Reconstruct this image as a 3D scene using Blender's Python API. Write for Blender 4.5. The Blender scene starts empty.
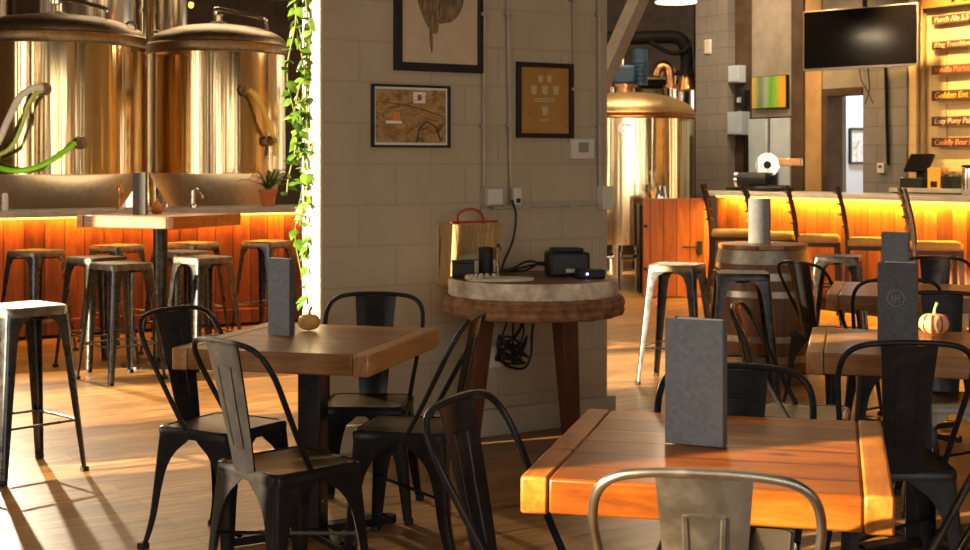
import bpy, bmesh, math, random
from mathutils import Vector, Matrix
random.seed(7)
PI = math.pi
sc = bpy.context.scene
COL = sc.collection
F = 1390.0; CX = 485.0; HY = 164.0; EYE = 1.40
def gp(px, py, Z=0.0):
    Y = F*(EYE-Z)/(py-HY); return ((px-CX)*Y/F, Y)
def zat(py, Y): return EYE-(py-HY)*Y/F
class Line:
    def __init__(s, base, d): s.b = base; s.d = d
    def t(s, px):
        k = (px-CX)/F; return (k*s.b[1]-s.b[0])/(s.d[0]-k*s.d[1])
    def at(s, t): return (s.b[0]+s.d[0]*t, s.b[1]+s.d[1]*t)
    def px(s, px): return s.at(s.t(px))
    def off(s, o, n): return Line((s.b[0]+n[0]*o, s.b[1]+n[1]*o), s.d)
A1 = math.radians(32.0)
D1 = (math.cos(A1), math.sin(A1)); N1 = (-D1[1], D1[0])      # N1 points away from the camera
A2 = A1-PI/2
D2 = (math.cos(A2), math.sin(A2)); N2 = (-D2[1], D2[0])      # N2 points away to the right
WALL = Line((-0.78, 6.66), D1)
LBAR = Line((-3.38, 11.2), D1)
RBAR = Line((2.45, 14.6), D2)
RWALL = RBAR.off(1.6, N2)

# ------------------------------------------------------------------ mesh builder
def catmull(pts, n=6, closed=False):
    P = [Vector(p) for p in pts]; out = []; m = len(P)
    rng = range(m) if closed else range(m-1)
    for i in rng:
        p0 = P[(i-1) % m] if closed or i > 0 else P[0]*2-P[1]
        p1 = P[i]; p2 = P[(i+1) % m]
        p3 = P[(i+2) % m] if closed or i+2 < m else P[-1]*2-P[-2]
        for k in range(n):
            t = k/n
            out.append(0.5*((2*p1)+(p2-p0)*t+(2*p0-5*p1+4*p2-p3)*t*t+(3*p1-p0-3*p2+p3)*t**3))
    if not closed: out.append(P[-1])
    return out
class MB:
    def __init__(s): s.bm = bmesh.new()
    def box(s, c, d, rz=0, rx=0, ry=0):
        M = Matrix.Translation(c) @ Matrix.Rotation(rz, 4, 'Z') @ Matrix.Rotation(ry, 4, 'Y') @ Matrix.Rotation(rx, 4, 'X') @ Matrix.Diagonal((d[0], d[1], d[2], 1))
        bmesh.ops.create_cube(s.bm, size=1, matrix=M); return s
    def loft(s, loops, close=True, caps=True):
        vs = [[s.bm.verts.new(p) for p in L] for L in loops]
        n = len(vs[0])
        for a, b in zip(vs, vs[1:]):
            for i in range(n if close else n-1):
                j = (i+1) % n
                try: s.bm.faces.new((a[i], a[j], b[j], b[i]))
                except ValueError: pass
        if caps and close:
            for L in (vs[0][::-1], vs[-1]):
                try: s.bm.faces.new(L)
                except ValueError: pass
        return s
    def tube(s, pts, r, seg=8, closed=False, flat=1.0):
        P = [Vector(p) for p in pts]; m = len(P); loops = []
        up = None
        for i in range(m):
            if closed: T = P[(i+1) % m]-P[i-1]
            else: T = P[min(i+1, m-1)]-P[max(i-1, 0)]
            T.normalize()
            if up is None:
                up = Vector((0, 0, 1)) if abs(T.z) < .9 else Vector((0, 1, 0))
            U = T.cross(up)
            if U.length < 1e-5: U = T.orthogonal()
            U.normalize(); V = U.cross(T); up = V
            rr = r[i] if isinstance(r, (list, tuple)) else r
            loops.append([P[i]+U*rr*math.cos(2*PI*k/seg)+V*rr*flat*math.sin(2*PI*k/seg) for k in range(seg)])
        if closed: loops.append(loops[0]); return s.loft(loops, True, False)
        return s.loft(loops)
    def cyl(s, a, b, r, r2=None, seg=16):
        return s.tube([a, b], [r, r if r2 is None else r2], seg)
    def lathe(s, prof, c=(0, 0, 0), seg=32):
        loops = [[(c[0]+r*math.cos(2*PI*k/seg), c[1]+r*math.sin(2*PI*k/seg), c[2]+z) for k in range(seg)] for r, z in prof]
        return s.loft(loops)
    def prism(s, poly, h0, h1, M=None):
        M = M or Matrix()
        return s.loft([[M @ Vector((x, y, h0)) for x, y in poly], [M @ Vector((x, y, h1)) for x, y in poly]])
    def ball(s, c, r, sc3=(1, 1, 1), seg=16):
        M = Matrix.Translation(c) @ Matrix.Diagonal((sc3[0], sc3[1], sc3[2], 1))
        bmesh.ops.create_uvsphere(s.bm, u_segments=seg, v_segments=max(6, seg//2), radius=r, matrix=M); return s
    def build(s, name, m, parent=None, loc=(0, 0, 0), rz=0, bevel=0, angle=35, rot=None):
        bmesh.ops.recalc_face_normals(s.bm, faces=s.bm.faces)
        me = bpy.data.meshes.new(name); s.bm.to_mesh(me); s.bm.free()
        for p in me.polygons: p.use_smooth = True
        me.set_sharp_from_angle(angle=math.radians(angle))
        me.materials.append(m)
        o = bpy.data.objects.new(name, me); COL.objects.link(o)
        o.location = loc; o.rotation_euler = rot if rot else (0, 0, rz)
        if parent: o.parent = parent
        if bevel:
            b = o.modifiers.new('bevel', 'BEVEL'); b.width = bevel; b.segments = 2; b.limit_method = 'ANGLE'; b.angle_limit = math.radians(40)
        return o
def thing(name, label, cat, loc=(0, 0, 0), rz=0, group=None):
    o = bpy.data.objects.new(name, None); COL.objects.link(o); o.empty_display_size = .1
    o.location = loc; o.rotation_euler = (0, 0, rz); return tag(o, label, cat, group)
def tag(o, label, cat, group=None):
    o['label'] = label; o['category'] = cat
    if group: o['group'] = group
    return o
def struct(o, label=None):
    o['kind'] = 'structure'
    if label: o['label'] = label
    return o
def dup(root, loc, rz, label, group=None):
    r = root.copy(); COL.objects.link(r); r.location = loc; r.rotation_euler = (0, 0, rz); r['label'] = label
    if group: r['group'] = group
    for ch in list(root.children):
        c = ch.copy(); COL.objects.link(c); c.parent = r
        for g in list(ch.children):
            d = g.copy(); COL.objects.link(d); d.parent = c
    return r
def face(fx, fy): return math.atan2(-fx, fy)

# ------------------------------------------------------------------ materials
def mat(name, col=(.5, .5, .5), rough=.5, metal=0, emit=None, es=0, coat=0, spec=None, trans=0):
    m = bpy.data.materials.new(name); m.use_nodes = True
    b = m.node_tree.nodes['Principled BSDF']
    b.inputs['Base Color'].default_value = (*col, 1); b.inputs['Roughness'].default_value = rough; b.inputs['Metallic'].default_value = metal
    if emit: b.inputs['Emission Color'].default_value = (*emit, 1); b.inputs['Emission Strength'].default_value = es
    if coat: b.inputs['Coat Weight'].default_value = coat; b.inputs['Coat Roughness'].default_value = .15
    if spec is not None: b.inputs['Specular IOR Level'].default_value = spec
    if trans: b.inputs['Transmission Weight'].default_value = trans
    return m
class N:
    def __init__(s, m): s.m = m; s.t = m.node_tree; s.b = s.t.nodes['Principled BSDF']; s.tc = s.new('ShaderNodeTexCoord')
    def new(s, ty, **kw):
        n = s.t.nodes.new(ty)
        for k, v in kw.items():
            if hasattr(n, k): setattr(n, k, v)
        return n
    def link(s, a, b): s.t.links.new(a, b)
    def coord(s, scale=(1, 1, 1), rot=(0, 0, 0), randomize=False):
        mp = s.new('ShaderNodeMapping'); mp.inputs['Scale'].default_value = scale; mp.inputs['Rotation'].default_value = rot
        s.link(s.tc.outputs['Object'], mp.inputs['Vector'])
        if randomize:
            oi = s.new('ShaderNodeObjectInfo'); v = s.new('ShaderNodeVectorMath', operation='SCALE'); c = s.new('ShaderNodeCombineXYZ')
            for i in range(3): s.link(oi.outputs['Random'], c.inputs[i])
            s.link(c.outputs[0], v.inputs[0]); v.inputs['Scale'].default_value = 37; s.link(v.outputs[0], mp.inputs['Location'])
        return mp.outputs[0]
    def noise(s, vec, scale=5, detail=4, rough=.6, dist=0):
        n = s.new('ShaderNodeTexNoise'); n.inputs['Scale'].default_value = scale; n.inputs['Detail'].default_value = detail
        n.inputs['Roughness'].default_value = rough; n.inputs['Distortion'].default_value = dist
        s.link(vec, n.inputs['Vector']); return n.outputs['Fac']
    def ramp(s, fac, stops):
        r = s.new('ShaderNodeValToRGB'); e = r.color_ramp.elements
        while len(e) < len(stops): e.new(.5)
        for k, (p, c) in zip(e, stops): k.position = p; k.color = (*c, 1) if len(c) == 3 else c
        s.link(fac, r.inputs[0]); return r.outputs[0]
    def mix(s, a, b, f, mode='MIX'):
        n = s.new('ShaderNodeMix', data_type='RGBA', blend_type=mode)
        for sock, v in ((n.inputs[0], f), (n.inputs[6], a), (n.inputs[7], b)):
            if hasattr(v, 'links') : s.link(v, sock)
            elif isinstance(v, (tuple, list)): sock.default_value = (*v, 1)
            else: sock.default_value = v
        return n.outputs[2]
    def bump(s, h, strength=.3, dist=.01):
        b = s.new('ShaderNodeBump'); b.inputs['Strength'].default_value = strength; b.inputs['Distance'].default_value = dist
        s.link(h, b.inputs['Height']); s.link(b.outputs[0], s.b.inputs['Normal'])
    def col(s, c): s.link(c, s.b.inputs['Base Color'])
    def rough(s, f, a, b):
        mr = s.new('ShaderNodeMapRange'); mr.inputs['To Min'].default_value = a; mr.inputs['To Max'].default_value = b
        s.link(f, mr.inputs[0]); s.link(mr.outputs[0], s.b.inputs['Roughness'])

def wood(name, dark, mid, light, scale=1.0, axis='X', rough=.35, planks=None, coat=0, pv=.35, knots=False, spec=None):
    m = mat(name, mid, rough, coat=coat, spec=spec); n = N(m)
    st = {'X': (1.2, 9, 9), 'Y': (9, 1.2, 9), 'Z': (9, 9, 1.2)}[axis]
    st = tuple(k*scale for k in st)
    v = n.coord(st, randomize=True)
    f = n.noise(v, 2.2, 6, .65, .8)
    c = n.ramp(f, [(.25, dark), (.5, mid), (.75, light)])
    fine = n.noise(n.coord(tuple(k*6 for k in st)), 3, 3)
    c = n.mix(c, n.ramp(fine, [(.3, (.6, .55, .5)), (.6, (1, 1, 1))]), .35, 'MULTIPLY')
    if planks:                                  # planks = width across local axis given as (axis index, width)
        sep = n.new('ShaderNodeSeparateXYZ'); n.link(n.tc.outputs['Object'], sep.inputs[0])
        dv = n.new('ShaderNodeMath', operation='DIVIDE'); n.link(sep.outputs[planks[0]], dv.inputs[0]); dv.inputs[1].default_value = planks[1]
        fl = n.new('ShaderNodeMath', operation='FLOOR'); n.link(dv.outputs[0], fl.inputs[0])
        wn = n.new('ShaderNodeTexWhiteNoise', noise_dimensions='1D'); n.link(fl.outputs[0], wn.inputs['W'])
        g = n.ramp(wn.outputs['Value'], [(0, (1-pv, 1-pv*1.1, 1-pv*1.2)), (1, (1+pv*.3, 1+pv*.25, 1+pv*.2))])
        c = n.mix(c, g, 1.0, 'MULTIPLY')
        fr = n.new('ShaderNodeMath', operation='FRACT'); n.link(dv.outputs[0], fr.inputs[0])
        ps = n.new('ShaderNodeMath', operation='PINGPONG'); n.link(dv.outputs[0], ps.inputs[0]); ps.inputs[1].default_value = .5
        gap = n.ramp(ps.outputs[0], [(0, (.16, .12, .08)), (.022, (.3, .25, .2)), (.05, (1, 1, 1))])
        c = n.mix(c, gap, .9, 'MULTIPLY')
    if knots:
        vo = n.new('ShaderNodeTexVoronoi', feature='F1'); vo.inputs['Scale'].default_value = 3.1
        n.link(n.coord((1.0, 1.9, 1.3), randomize=True), vo.inputs['Vector'])
        c = n.mix(c, n.ramp(vo.outputs['Distance'], [(.03, (.18, .12, .08)), (.075, (.55, .45, .35)), (.14, (1, 1, 1))]), .9, 'MULTIPLY')
        big = n.noise(n.coord((2, 5, 2), randomize=True), 1.6, 3)
        c = n.mix(c, n.ramp(big, [(.3, (.62, .55, .45)), (.6, (1.08, 1.05, 1.0))]), .8, 'MULTIPLY')
    n.col(c); n.rough(f, rough-.08, rough+.12); n.bump(fine, .12, .004)
    return m
def metal(name, col, rough, bumpk=0.0, wear=None, metallic=1.0):
    m = mat(name, col, rough, metallic); n = N(m)
    f = n.noise(n.coord((4, 4, 4), randomize=True), 5, 5)
    if wear: n.col(n.ramp(f, [(.35, col), (.7, wear)]))
    n.rough(f, rough*.7, rough*1.35)
    return m
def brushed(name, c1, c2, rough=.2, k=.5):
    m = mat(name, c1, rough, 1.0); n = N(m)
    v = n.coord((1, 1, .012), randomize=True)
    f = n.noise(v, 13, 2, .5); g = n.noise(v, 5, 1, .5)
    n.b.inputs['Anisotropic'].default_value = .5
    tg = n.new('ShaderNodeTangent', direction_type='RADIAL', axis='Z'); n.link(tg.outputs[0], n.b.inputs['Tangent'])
    n.col(n.ramp(g, [(.35, c1), (.65, c2)])); n.rough(f, rough*.6, rough*1.4)  # light and dark reflection streaks put into the base colour
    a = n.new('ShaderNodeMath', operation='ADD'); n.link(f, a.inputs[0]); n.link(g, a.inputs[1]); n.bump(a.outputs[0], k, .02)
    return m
def noisy(name, a, b, scale=6, rough=.8, bump=.15, spec=.3):
    m = mat(name, a, rough, spec=spec); n = N(m)
    f = n.noise(n.coord(randomize=True), scale, 6)
    n.col(n.ramp(f, [(.35, a), (.65, b)])); n.bump(f, bump, .005); return m
def blockwall(name, a, b, bw=.4, bh=.2, mortar=.006, line=.75, flat=False):
    m = mat(name, a, .75, spec=.3); n = N(m)
    v = n.coord((1, 1, 1), rot=(PI/2, 0, 0))
    br = n.new('ShaderNodeTexBrick'); n.link(v, br.inputs['Vector'])
    br.inputs['Scale'].default_value = 1; br.inputs['Brick Width'].default_value = bw; br.inputs['Row Height'].default_value = bh
    br.inputs['Mortar Size'].default_value = mortar; br.inputs['Mortar Smooth'].default_value = .3
    f = n.noise(n.coord(), 3, 6); c = n.ramp(f, [(.3, a), (.7, b)])
    n.col(n.mix(c, tuple(x*line for x in a), br.outputs['Fac']))
    fine = n.noise(n.coord(), 60, 4)
    s1 = n.new('ShaderNodeMath', operation='MULTIPLY'); n.link(br.outputs['Fac'], s1.inputs[0]); s1.inputs[1].default_value = -.45
    s2 = n.new('ShaderNodeMath', operation='MULTIPLY_ADD'); n.link(fine, s2.inputs[0]); s2.inputs[1].default_value = .35; n.link(s1.outputs[0], s2.inputs[2])
    n.bump(s2.outputs[0], .3, .008); return m

M = {}
M['black'] = metal('black_painted_steel', (.014, .014, .016), .24, wear=(.022, .022, .025), metallic=0)
M['black'].node_tree.nodes['Principled BSDF'].inputs['Specular IOR Level'].default_value = .16
M['black_seat'] = metal('tan_reflection_seat', (.16, .125, .075), .36, wear=(.26, .2, .12), metallic=1.0)  # tan-gold reflection put into the seat colour
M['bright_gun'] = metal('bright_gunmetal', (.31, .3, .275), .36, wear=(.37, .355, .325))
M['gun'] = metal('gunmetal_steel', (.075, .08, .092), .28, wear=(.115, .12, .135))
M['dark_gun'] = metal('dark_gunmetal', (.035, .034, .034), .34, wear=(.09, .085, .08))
M['seat_gun'] = metal('worn_gunmetal_seat', (.16, .14, .11), .42, wear=(.3, .26, .2))
M['rubber'] = mat('black_rubber', (.012, .012, .012), .7)
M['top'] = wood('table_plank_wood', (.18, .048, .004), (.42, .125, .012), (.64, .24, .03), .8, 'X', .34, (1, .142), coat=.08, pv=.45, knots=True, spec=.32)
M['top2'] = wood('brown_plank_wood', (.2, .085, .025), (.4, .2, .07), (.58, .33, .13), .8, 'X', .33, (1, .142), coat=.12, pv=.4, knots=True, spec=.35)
M['topend2'] = wood('brown_end_wood', (.2, .085, .028), (.38, .19, .07), (.54, .3, .12), .8, 'Y', .3, coat=.3)
M['topend'] = wood('table_end_wood', (.2, .06, .008), (.42, .145, .02), (.62, .27, .05), .8, 'Y', .32, coat=.1, knots=True, spec=.35)
M['pale_top'] = wood('pale_table_wood', (.28, .13, .045), (.44, .24, .095), (.58, .36, .17), .8, 'X', .35, (1, .16))
M['barwood'] = wood('bar_plank_wood', (.11, .03, .009), (.24, .07, .02), (.38, .13, .04), .7, 'Z', .4, (0, .16), pv=.55)
M['doorwood'] = wood('bar_door_wood', (.3, .085, .02), (.48, .15, .035), (.62, .23, .06), .7, 'Z', .4, (0, .14), pv=.35)
M['counter'] = noisy('grey_counter', (.36, .34, .3), (.5, .48, .43), 8, .35, .05)
M['pale_counter'] = noisy('pale_counter', (.62, .58, .5), (.72, .68, .6), 8, .3, .04)  # paler than the left counter, glow of the strip put into the colour
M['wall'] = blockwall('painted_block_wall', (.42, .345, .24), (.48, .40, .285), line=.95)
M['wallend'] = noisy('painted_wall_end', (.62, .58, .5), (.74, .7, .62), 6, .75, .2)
M['curb'] = noisy('painted_concrete_curb', (.42, .38, .31), (.5, .45, .37), 7, .75, .15)
M['rblock'] = blockwall('grey_block_wall', (.2, .175, .155), (.26, .235, .205), line=.75)
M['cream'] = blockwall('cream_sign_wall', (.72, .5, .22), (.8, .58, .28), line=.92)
M['plaster'] = noisy('taupe_plaster', (.24, .2, .16), (.32, .275, .225), 4, .7, .1)
M['brown'] = noisy('dark_brown_wall', (.05, .03, .018), (.09, .055, .03), 4, .7, .1)
M['tan'] = noisy('tan_trim', (.36, .22, .09), (.45, .28, .12), 4, .6, .05)
M['ceil'] = noisy('dark_ceiling', (.05, .045, .04), (.08, .07, .06), 3, .8, .05)
M['gold_lit_steel'] = brushed('brushed_tank_steel', (.56, .37, .16), (.86, .68, .42), .12, .42)  # gold of the room light and reflection stripes put into the steel colour
M['steel'] = brushed('brushed_steel', (.6, .5, .38), (.8, .72, .6), .16, .4)
M['dome'] = metal('tank_dome_steel', (.26, .18, .1), .45, wear=(.4, .29, .17))
M['gold_dome'] = metal('golden_dome_steel', (.6, .42, .2), .42, wear=(.7, .52, .28))
M['cone'] = metal('tank_cone_steel', (.72, .58, .4), .38, wear=(.84, .7, .5), metallic=.9)
M['chrome'] = mat('chrome', (.8, .78, .74), .12, 1)
M['copper'] = metal('copper_pipe', (.5, .24, .1), .3, wear=(.7, .38, .18))
M['pipeblack'] = mat('black_pipe', (.01, .008, .007), .6, spec=.12)
M['blue'] = noisy('blue_motor_paint', (.03, .07, .13), (.05, .11, .19), 8, .4, .03)
M['menu'] = noisy('grey_linen_cover', (.17, .19, .215), (.22, .245, .27), 60, .75, .3)
M['menu_dark'] = noisy('charcoal_linen_cover', (.07, .075, .085), (.1, .105, .115), 60, .75, .3)
M['page'] = mat('white_page', (.8, .78, .72), .8)
M['blackwood'] = noisy('black_frame', (.012, .009, .008), (.02, .015, .012), 10, .4, .03)
M['white'] = noisy('white_plastic', (.62, .58, .5), (.68, .64, .56), 10, .5, .02)
M['conduit'] = noisy('painted_conduit', (.36, .32, .26), (.44, .39, .31), 8, .5, .03)
M['plastic'] = noisy('black_plastic', (.01, .01, .011), (.018, .018, .02), 20, .45, .03)
M['leaf'] = noisy('green_leaf', (.02, .085, .008), (.13, .27, .025), 9, .45, .05)
M['stem'] = noisy('vine_stem', (.12, .16, .03), (.2, .2, .05), 12, .6, .05)
M['terra'] = noisy('terracotta', (.55, .17, .05), (.65, .24, .08), 10, .75, .1)
M['pumpkin'] = noisy('gold_pumpkin', (.6, .3, .08), (.75, .45, .15), 9, .45, .05)
M['gourd'] = noisy('orange_gourd', (.5, .18, .04), (.6, .26, .06), 9, .45, .05)
M['stempale'] = noisy('dry_stem', (.3, .25, .14), (.4, .34, .2), 20, .8, .1)
M['white_wash'] = noisy('whitewashed_wood', (.36, .26, .18), (.8, .72, .58), 9, .75, .5)
M['rope'] = noisy('brown_bark_band', (.15, .06, .025), (.36, .18, .09), 16, .75, .8)
M['legwood'] = wood('red_brown_leg_wood', (.06, .02, .009), (.12, .038, .015), (.17, .06, .024), 1, 'Z', .45)
M['tanwood'] = wood('tan_basket_wood', (.45, .28, .1), (.6, .4, .17), (.7, .5, .24), 2, 'Z', .5, (0, .03), pv=.25)
M['red'] = mat('red_wire', (.45, .03, .02), .4)
M['cream_card'] = noisy('cream_card', (.6, .5, .36), (.7, .6, .46), 20, .7, .1)
M['barrel'] = wood('barrel_stave_wood', (.08, .03, .01), (.17, .07, .022), (.27, .12, .04), .8, 'Z', .42)
M['barreltop'] = wood('barrel_head_wood', (.3, .14, .05), (.45, .23, .09), (.58, .33, .14), .9, 'X', .35, (1, .09))
M['hoop'] = metal('barrel_hoop_steel', (.3, .27, .22), .38, wear=(.45, .41, .35))
M['darkwood'] = wood('dark_chair_wood', (.015, .007, .003), (.03, .014, .007), (.055, .027, .013), 1.5, 'Z', .35)
M['seatpad'] = noisy('tan_vinyl_pad', (.42, .24, .07), (.5, .3, .1), 10, .35, .05)
M['led'] = mat('amber_led', (.2, .1, .02), .5, emit=(1, .42, .04), es=9)
M['bulb'] = mat('warm_bulb', (.9, .4, .1), .3, emit=(1, .3, .04), es=4)
M['lamp'] = mat('lamp_lens', (.9, .85, .75), .3, emit=(1, .72, .45), es=2.2)
M['screen'] = mat('tv_screen', (.006, .005, .005), .16, spec=.22)
M['tvframe'] = mat('tv_bezel', (.35, .3, .28), .35, .6)
M['fridge'] = noisy('steel_fridge_door', (.4, .48, .56), (.5, .58, .66), 3, .38, .02)
M['hallwall'] = mat('hall_wall', (.62, .66, .7), .7)
M['bluelight'] = mat('blue_indicator', (.1, .1, .4), .4, emit=(.3, .4, 1), es=6)
def hosemat(name, c):
    return mat(name, c, .3, spec=.6)
M['ghose'] = hosemat('green_hose', (.34, .95, .03)); M['whose'] = hosemat('white_hose', (.97, .97, .92)); M['yhose'] = hosemat('yellow_hose', (.85, .62, .1))
# floor planks
def floor_mat():
    m = mat('oak_vinyl_planks', (.4, .25, .12), .3); n = N(m)
    br = n.new('ShaderNodeTexBrick'); n.link(n.tc.outputs['Object'], br.inputs['Vector'])
    br.inputs['Scale'].default_value = 1; br.inputs['Brick Width'].default_value = 1.2; br.inputs['Row Height'].default_value = .18
    br.inputs['Mortar Size'].default_value = .0015; br.offset = .37; br.inputs['Bias'].default_value = 0
    br.inputs['Color1'].default_value = (.0, .0, .0, 1); br.inputs['Color2'].default_value = (1, 1, 1, 1)
    g = n.noise(n.coord((1.5, 14, 1)), 2.0, 7, .65, .9)
    c = n.ramp(g, [(.3, (.1, .042, .014)), (.45, (.3, .155, .055)), (.58, (.42, .24, .09)), (.74, (.6, .39, .18))])
    pl = n.ramp(br.outputs['Color'], [(0, (.68, .64, .58)), (1, (1.12, 1.08, 1.0))])
    c = n.mix(c, pl, 1.0, 'MULTIPLY')
    c = n.mix(c, (.06, .03, .012), br.outputs['Fac'])
    n.col(c); n.rough(g, .26, .46); n.bump(g, .08, .004); return m
M['floor'] = floor_mat()

# ------------------------------------------------------------------ the setting
struct(MB().box((0, 0, -.05), (46, 46, .1)).build('floor', M['floor'], loc=(0, 8, 0), rz=A1))
def mn(m, s): return (m*D1[0]+s*N1[0], m*D1[1]+s*N1[1])
struct(MB().prism([mn(-2.1, 20), mn(-2.1, -2.75), (16.6, -3.3), mn(24, 20)], 4.4, 4.6).build('ceiling', M['ceil']))
# pillar wall in the middle
WL = WALL.t(607); WH = 4.4
pw = struct(MB().box((WL/2, .1, WH/2), (WL, .2, WH)).build('wall_middle', M['wall'], loc=(*WALL.b, 0), rz=A1))
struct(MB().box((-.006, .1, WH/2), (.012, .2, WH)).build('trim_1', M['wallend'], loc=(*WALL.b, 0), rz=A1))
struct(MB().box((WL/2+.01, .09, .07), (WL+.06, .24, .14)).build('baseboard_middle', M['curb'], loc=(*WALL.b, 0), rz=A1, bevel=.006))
# far wall behind the left tanks and the brew room
bk = LBAR.off(7.5, N1)
struct(MB().box((2, .1, 2.2), (26, .2, 4.4)).build('wall_back', M['brown'], loc=(*bk.b, 0), rz=A1))
# right hand wall, in stretches (plane parallel to the right bar)
def rwall(name, p0, p1, m, y0=0.0, th=.2, z0=0, z1=4.4, oy=0):
    t0, t1 = RWALL.t(p0), RWALL.t(p1) if p1 else 24
    L = t1-t0; b = RWALL.at(t0)
    return struct(MB().box((L/2, oy+th/2, (z0+z1)/2), (L, th, z1-z0)).build(name, m, loc=(*b, 0), rz=A2))
rwall('wall_column', 703, 735, M['rblock'], th=.5, oy=-.12)
rwall('wall_recess', 735, 752, M['brown'])
rwall('wall_cooler', 752, 795, M['plaster'], oy=.0)
rwall('trim_2', 795, 807, M['brown'], oy=-.06, th=.26)
rwall('trim_3', 807, 823, M['tan'], oy=-.03, th=.23)
rwall('wall_lintel', 823, 863, M['plaster'], z0=zat(88, RWALL.px(843)[1]))
rwall('wall_block', 863, 907, M['rblock'])
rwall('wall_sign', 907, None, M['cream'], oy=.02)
# little hall seen through the doorway
HALL = Line(((850-CX)*18.6/F, 18.6), D1)
struct(MB().box((0, .05, 1.7), (3.4, .1, 3.4)).build('wall_hall', M['hallwall'], loc=(*HALL.b, 0), rz=A1))
hx, hy = RWALL.off(.9, N2).px(834); struct(MB().box((0, 0, 1.7), (.09, .3, 3.4)).build('wall_hallside', M['plaster'], loc=(hx, hy, 0), rz=A1))
# door frame of the opening
t0 = RWALL.t(823); t1 = RWALL.t(863); Lh = t1-t0; zl = zat(88, RWALL.px(843)[1])
mb = MB()
mb.box((.04, .1, zl/2), (.08, .24, zl)).box((Lh/2, .1, zl-.04), (Lh, .24, .08))
struct(mb.build('door_1', M['brown'], loc=(*RWALL.at(t0), 0), rz=A2))

# window wall on the unseen left, wall behind the camera: daylight comes through them
WM = Line((-2*D1[0], -2*D1[1]), N1)
def pier_wall(name, base, ang, spans, z0, z1, H, m):
    """spans: solid stretches; between them openings from z0 to z1"""
    mb = MB()
    a0, a1 = spans[0][0], spans[-1][1]
    mb.box(((a0+a1)/2, 0, z0/2), (a1-a0, .2, z0)).box(((a0+a1)/2, 0, (z1+H)/2), (a1-a0, .2, H-z1))
    for a, b in spans: mb.box(((a+b)/2, 0, (z0+z1)/2), (b-a, .2, z1-z0))
    return struct(mb.build(name, m, loc=(*base, 0), rz=ang))
SA = A1+PI/2
WIN_L = [(-2.5, 2.25), (3.05, 4.55), (4.77, 6.8), (7.15, 8.05), (9.42, 9.75), (10.2, 16)]
pier_wall('wall_left', WM.b, SA, WIN_L, .55, 3.45, 4.4, M['plaster'])
WIN_F = [(-.5, .1), (.9, 1.5), (1.9, 2.9), (3.6, 4.0), (4.4, 6.2), (7.2, 9), (9.6, 11.5), (12.2, 16)]
pier_wall('wall_front', (0, -3.2), 0, WIN_F, .5, 3.2, 4.4, M['brown'])

# ------------------------------------------------------------------ steel chair
def rrect(h, z, r=.035, n=4, hy=None):
    hy = hy or h; r = min(r, h*.9); out = []
    for cx, cy, a0 in ((h-r, hy-r, 0), (-h+r, hy-r, PI/2), (-h+r, -hy+r, PI), (h-r, -hy+r, 1.5*PI)):
        for k in range(n+1):
            a = a0+PI/2*k/n; out.append((cx+r*math.cos(a), cy+r*math.sin(a), z))
    return out
def lerp_tab(tab, z):
    for (z0, v0), (z1, v1) in zip(tab, tab[1:]):
        if z0 <= z <= z1:
            t = (z-z0)/(z1-z0); t = t*t*(3-2*t) if False else t
            return v0+(v1-v0)*t
    return tab[-1][1] if z > tab[-1][0] else tab[0][1]
def angle_leg(sx, sy, cxf, cyf, wtab, z0, z1, th=.004, r=.018, steps=14):
    loops = []
    for i in range(steps+1):
        z = z0+(z1-z0)*i/steps; w = max(lerp_tab(wtab, z), r+.004)
        cx, cy = cxf(z), cyf(z)
        out = [(-w, 0)]; inn = [(-w, -th)]
        for k in range(5):
            a = PI/2-PI/2*k/4
            out.append((-r+r*math.cos(a), -r+r*math.sin(a))); inn.append((-r+(r-th)*math.cos(a), -r+(r-th)*math.sin(a)))
        out.append((0, -w)); inn.append((-th, -w))
        L = [(cx+sx*p[0], cy+sy*p[1], z) for p in out+inn[::-1]]
        loops.append(L)
    return MB().loft(loops)
CH_W = [(0, .03), (.1, .037), (.22, .046), (.29, .056), (.33, .07), (.36, .09), (.385, .115), (.405, .145), (.418, .163), (.43, .166)]
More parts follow.
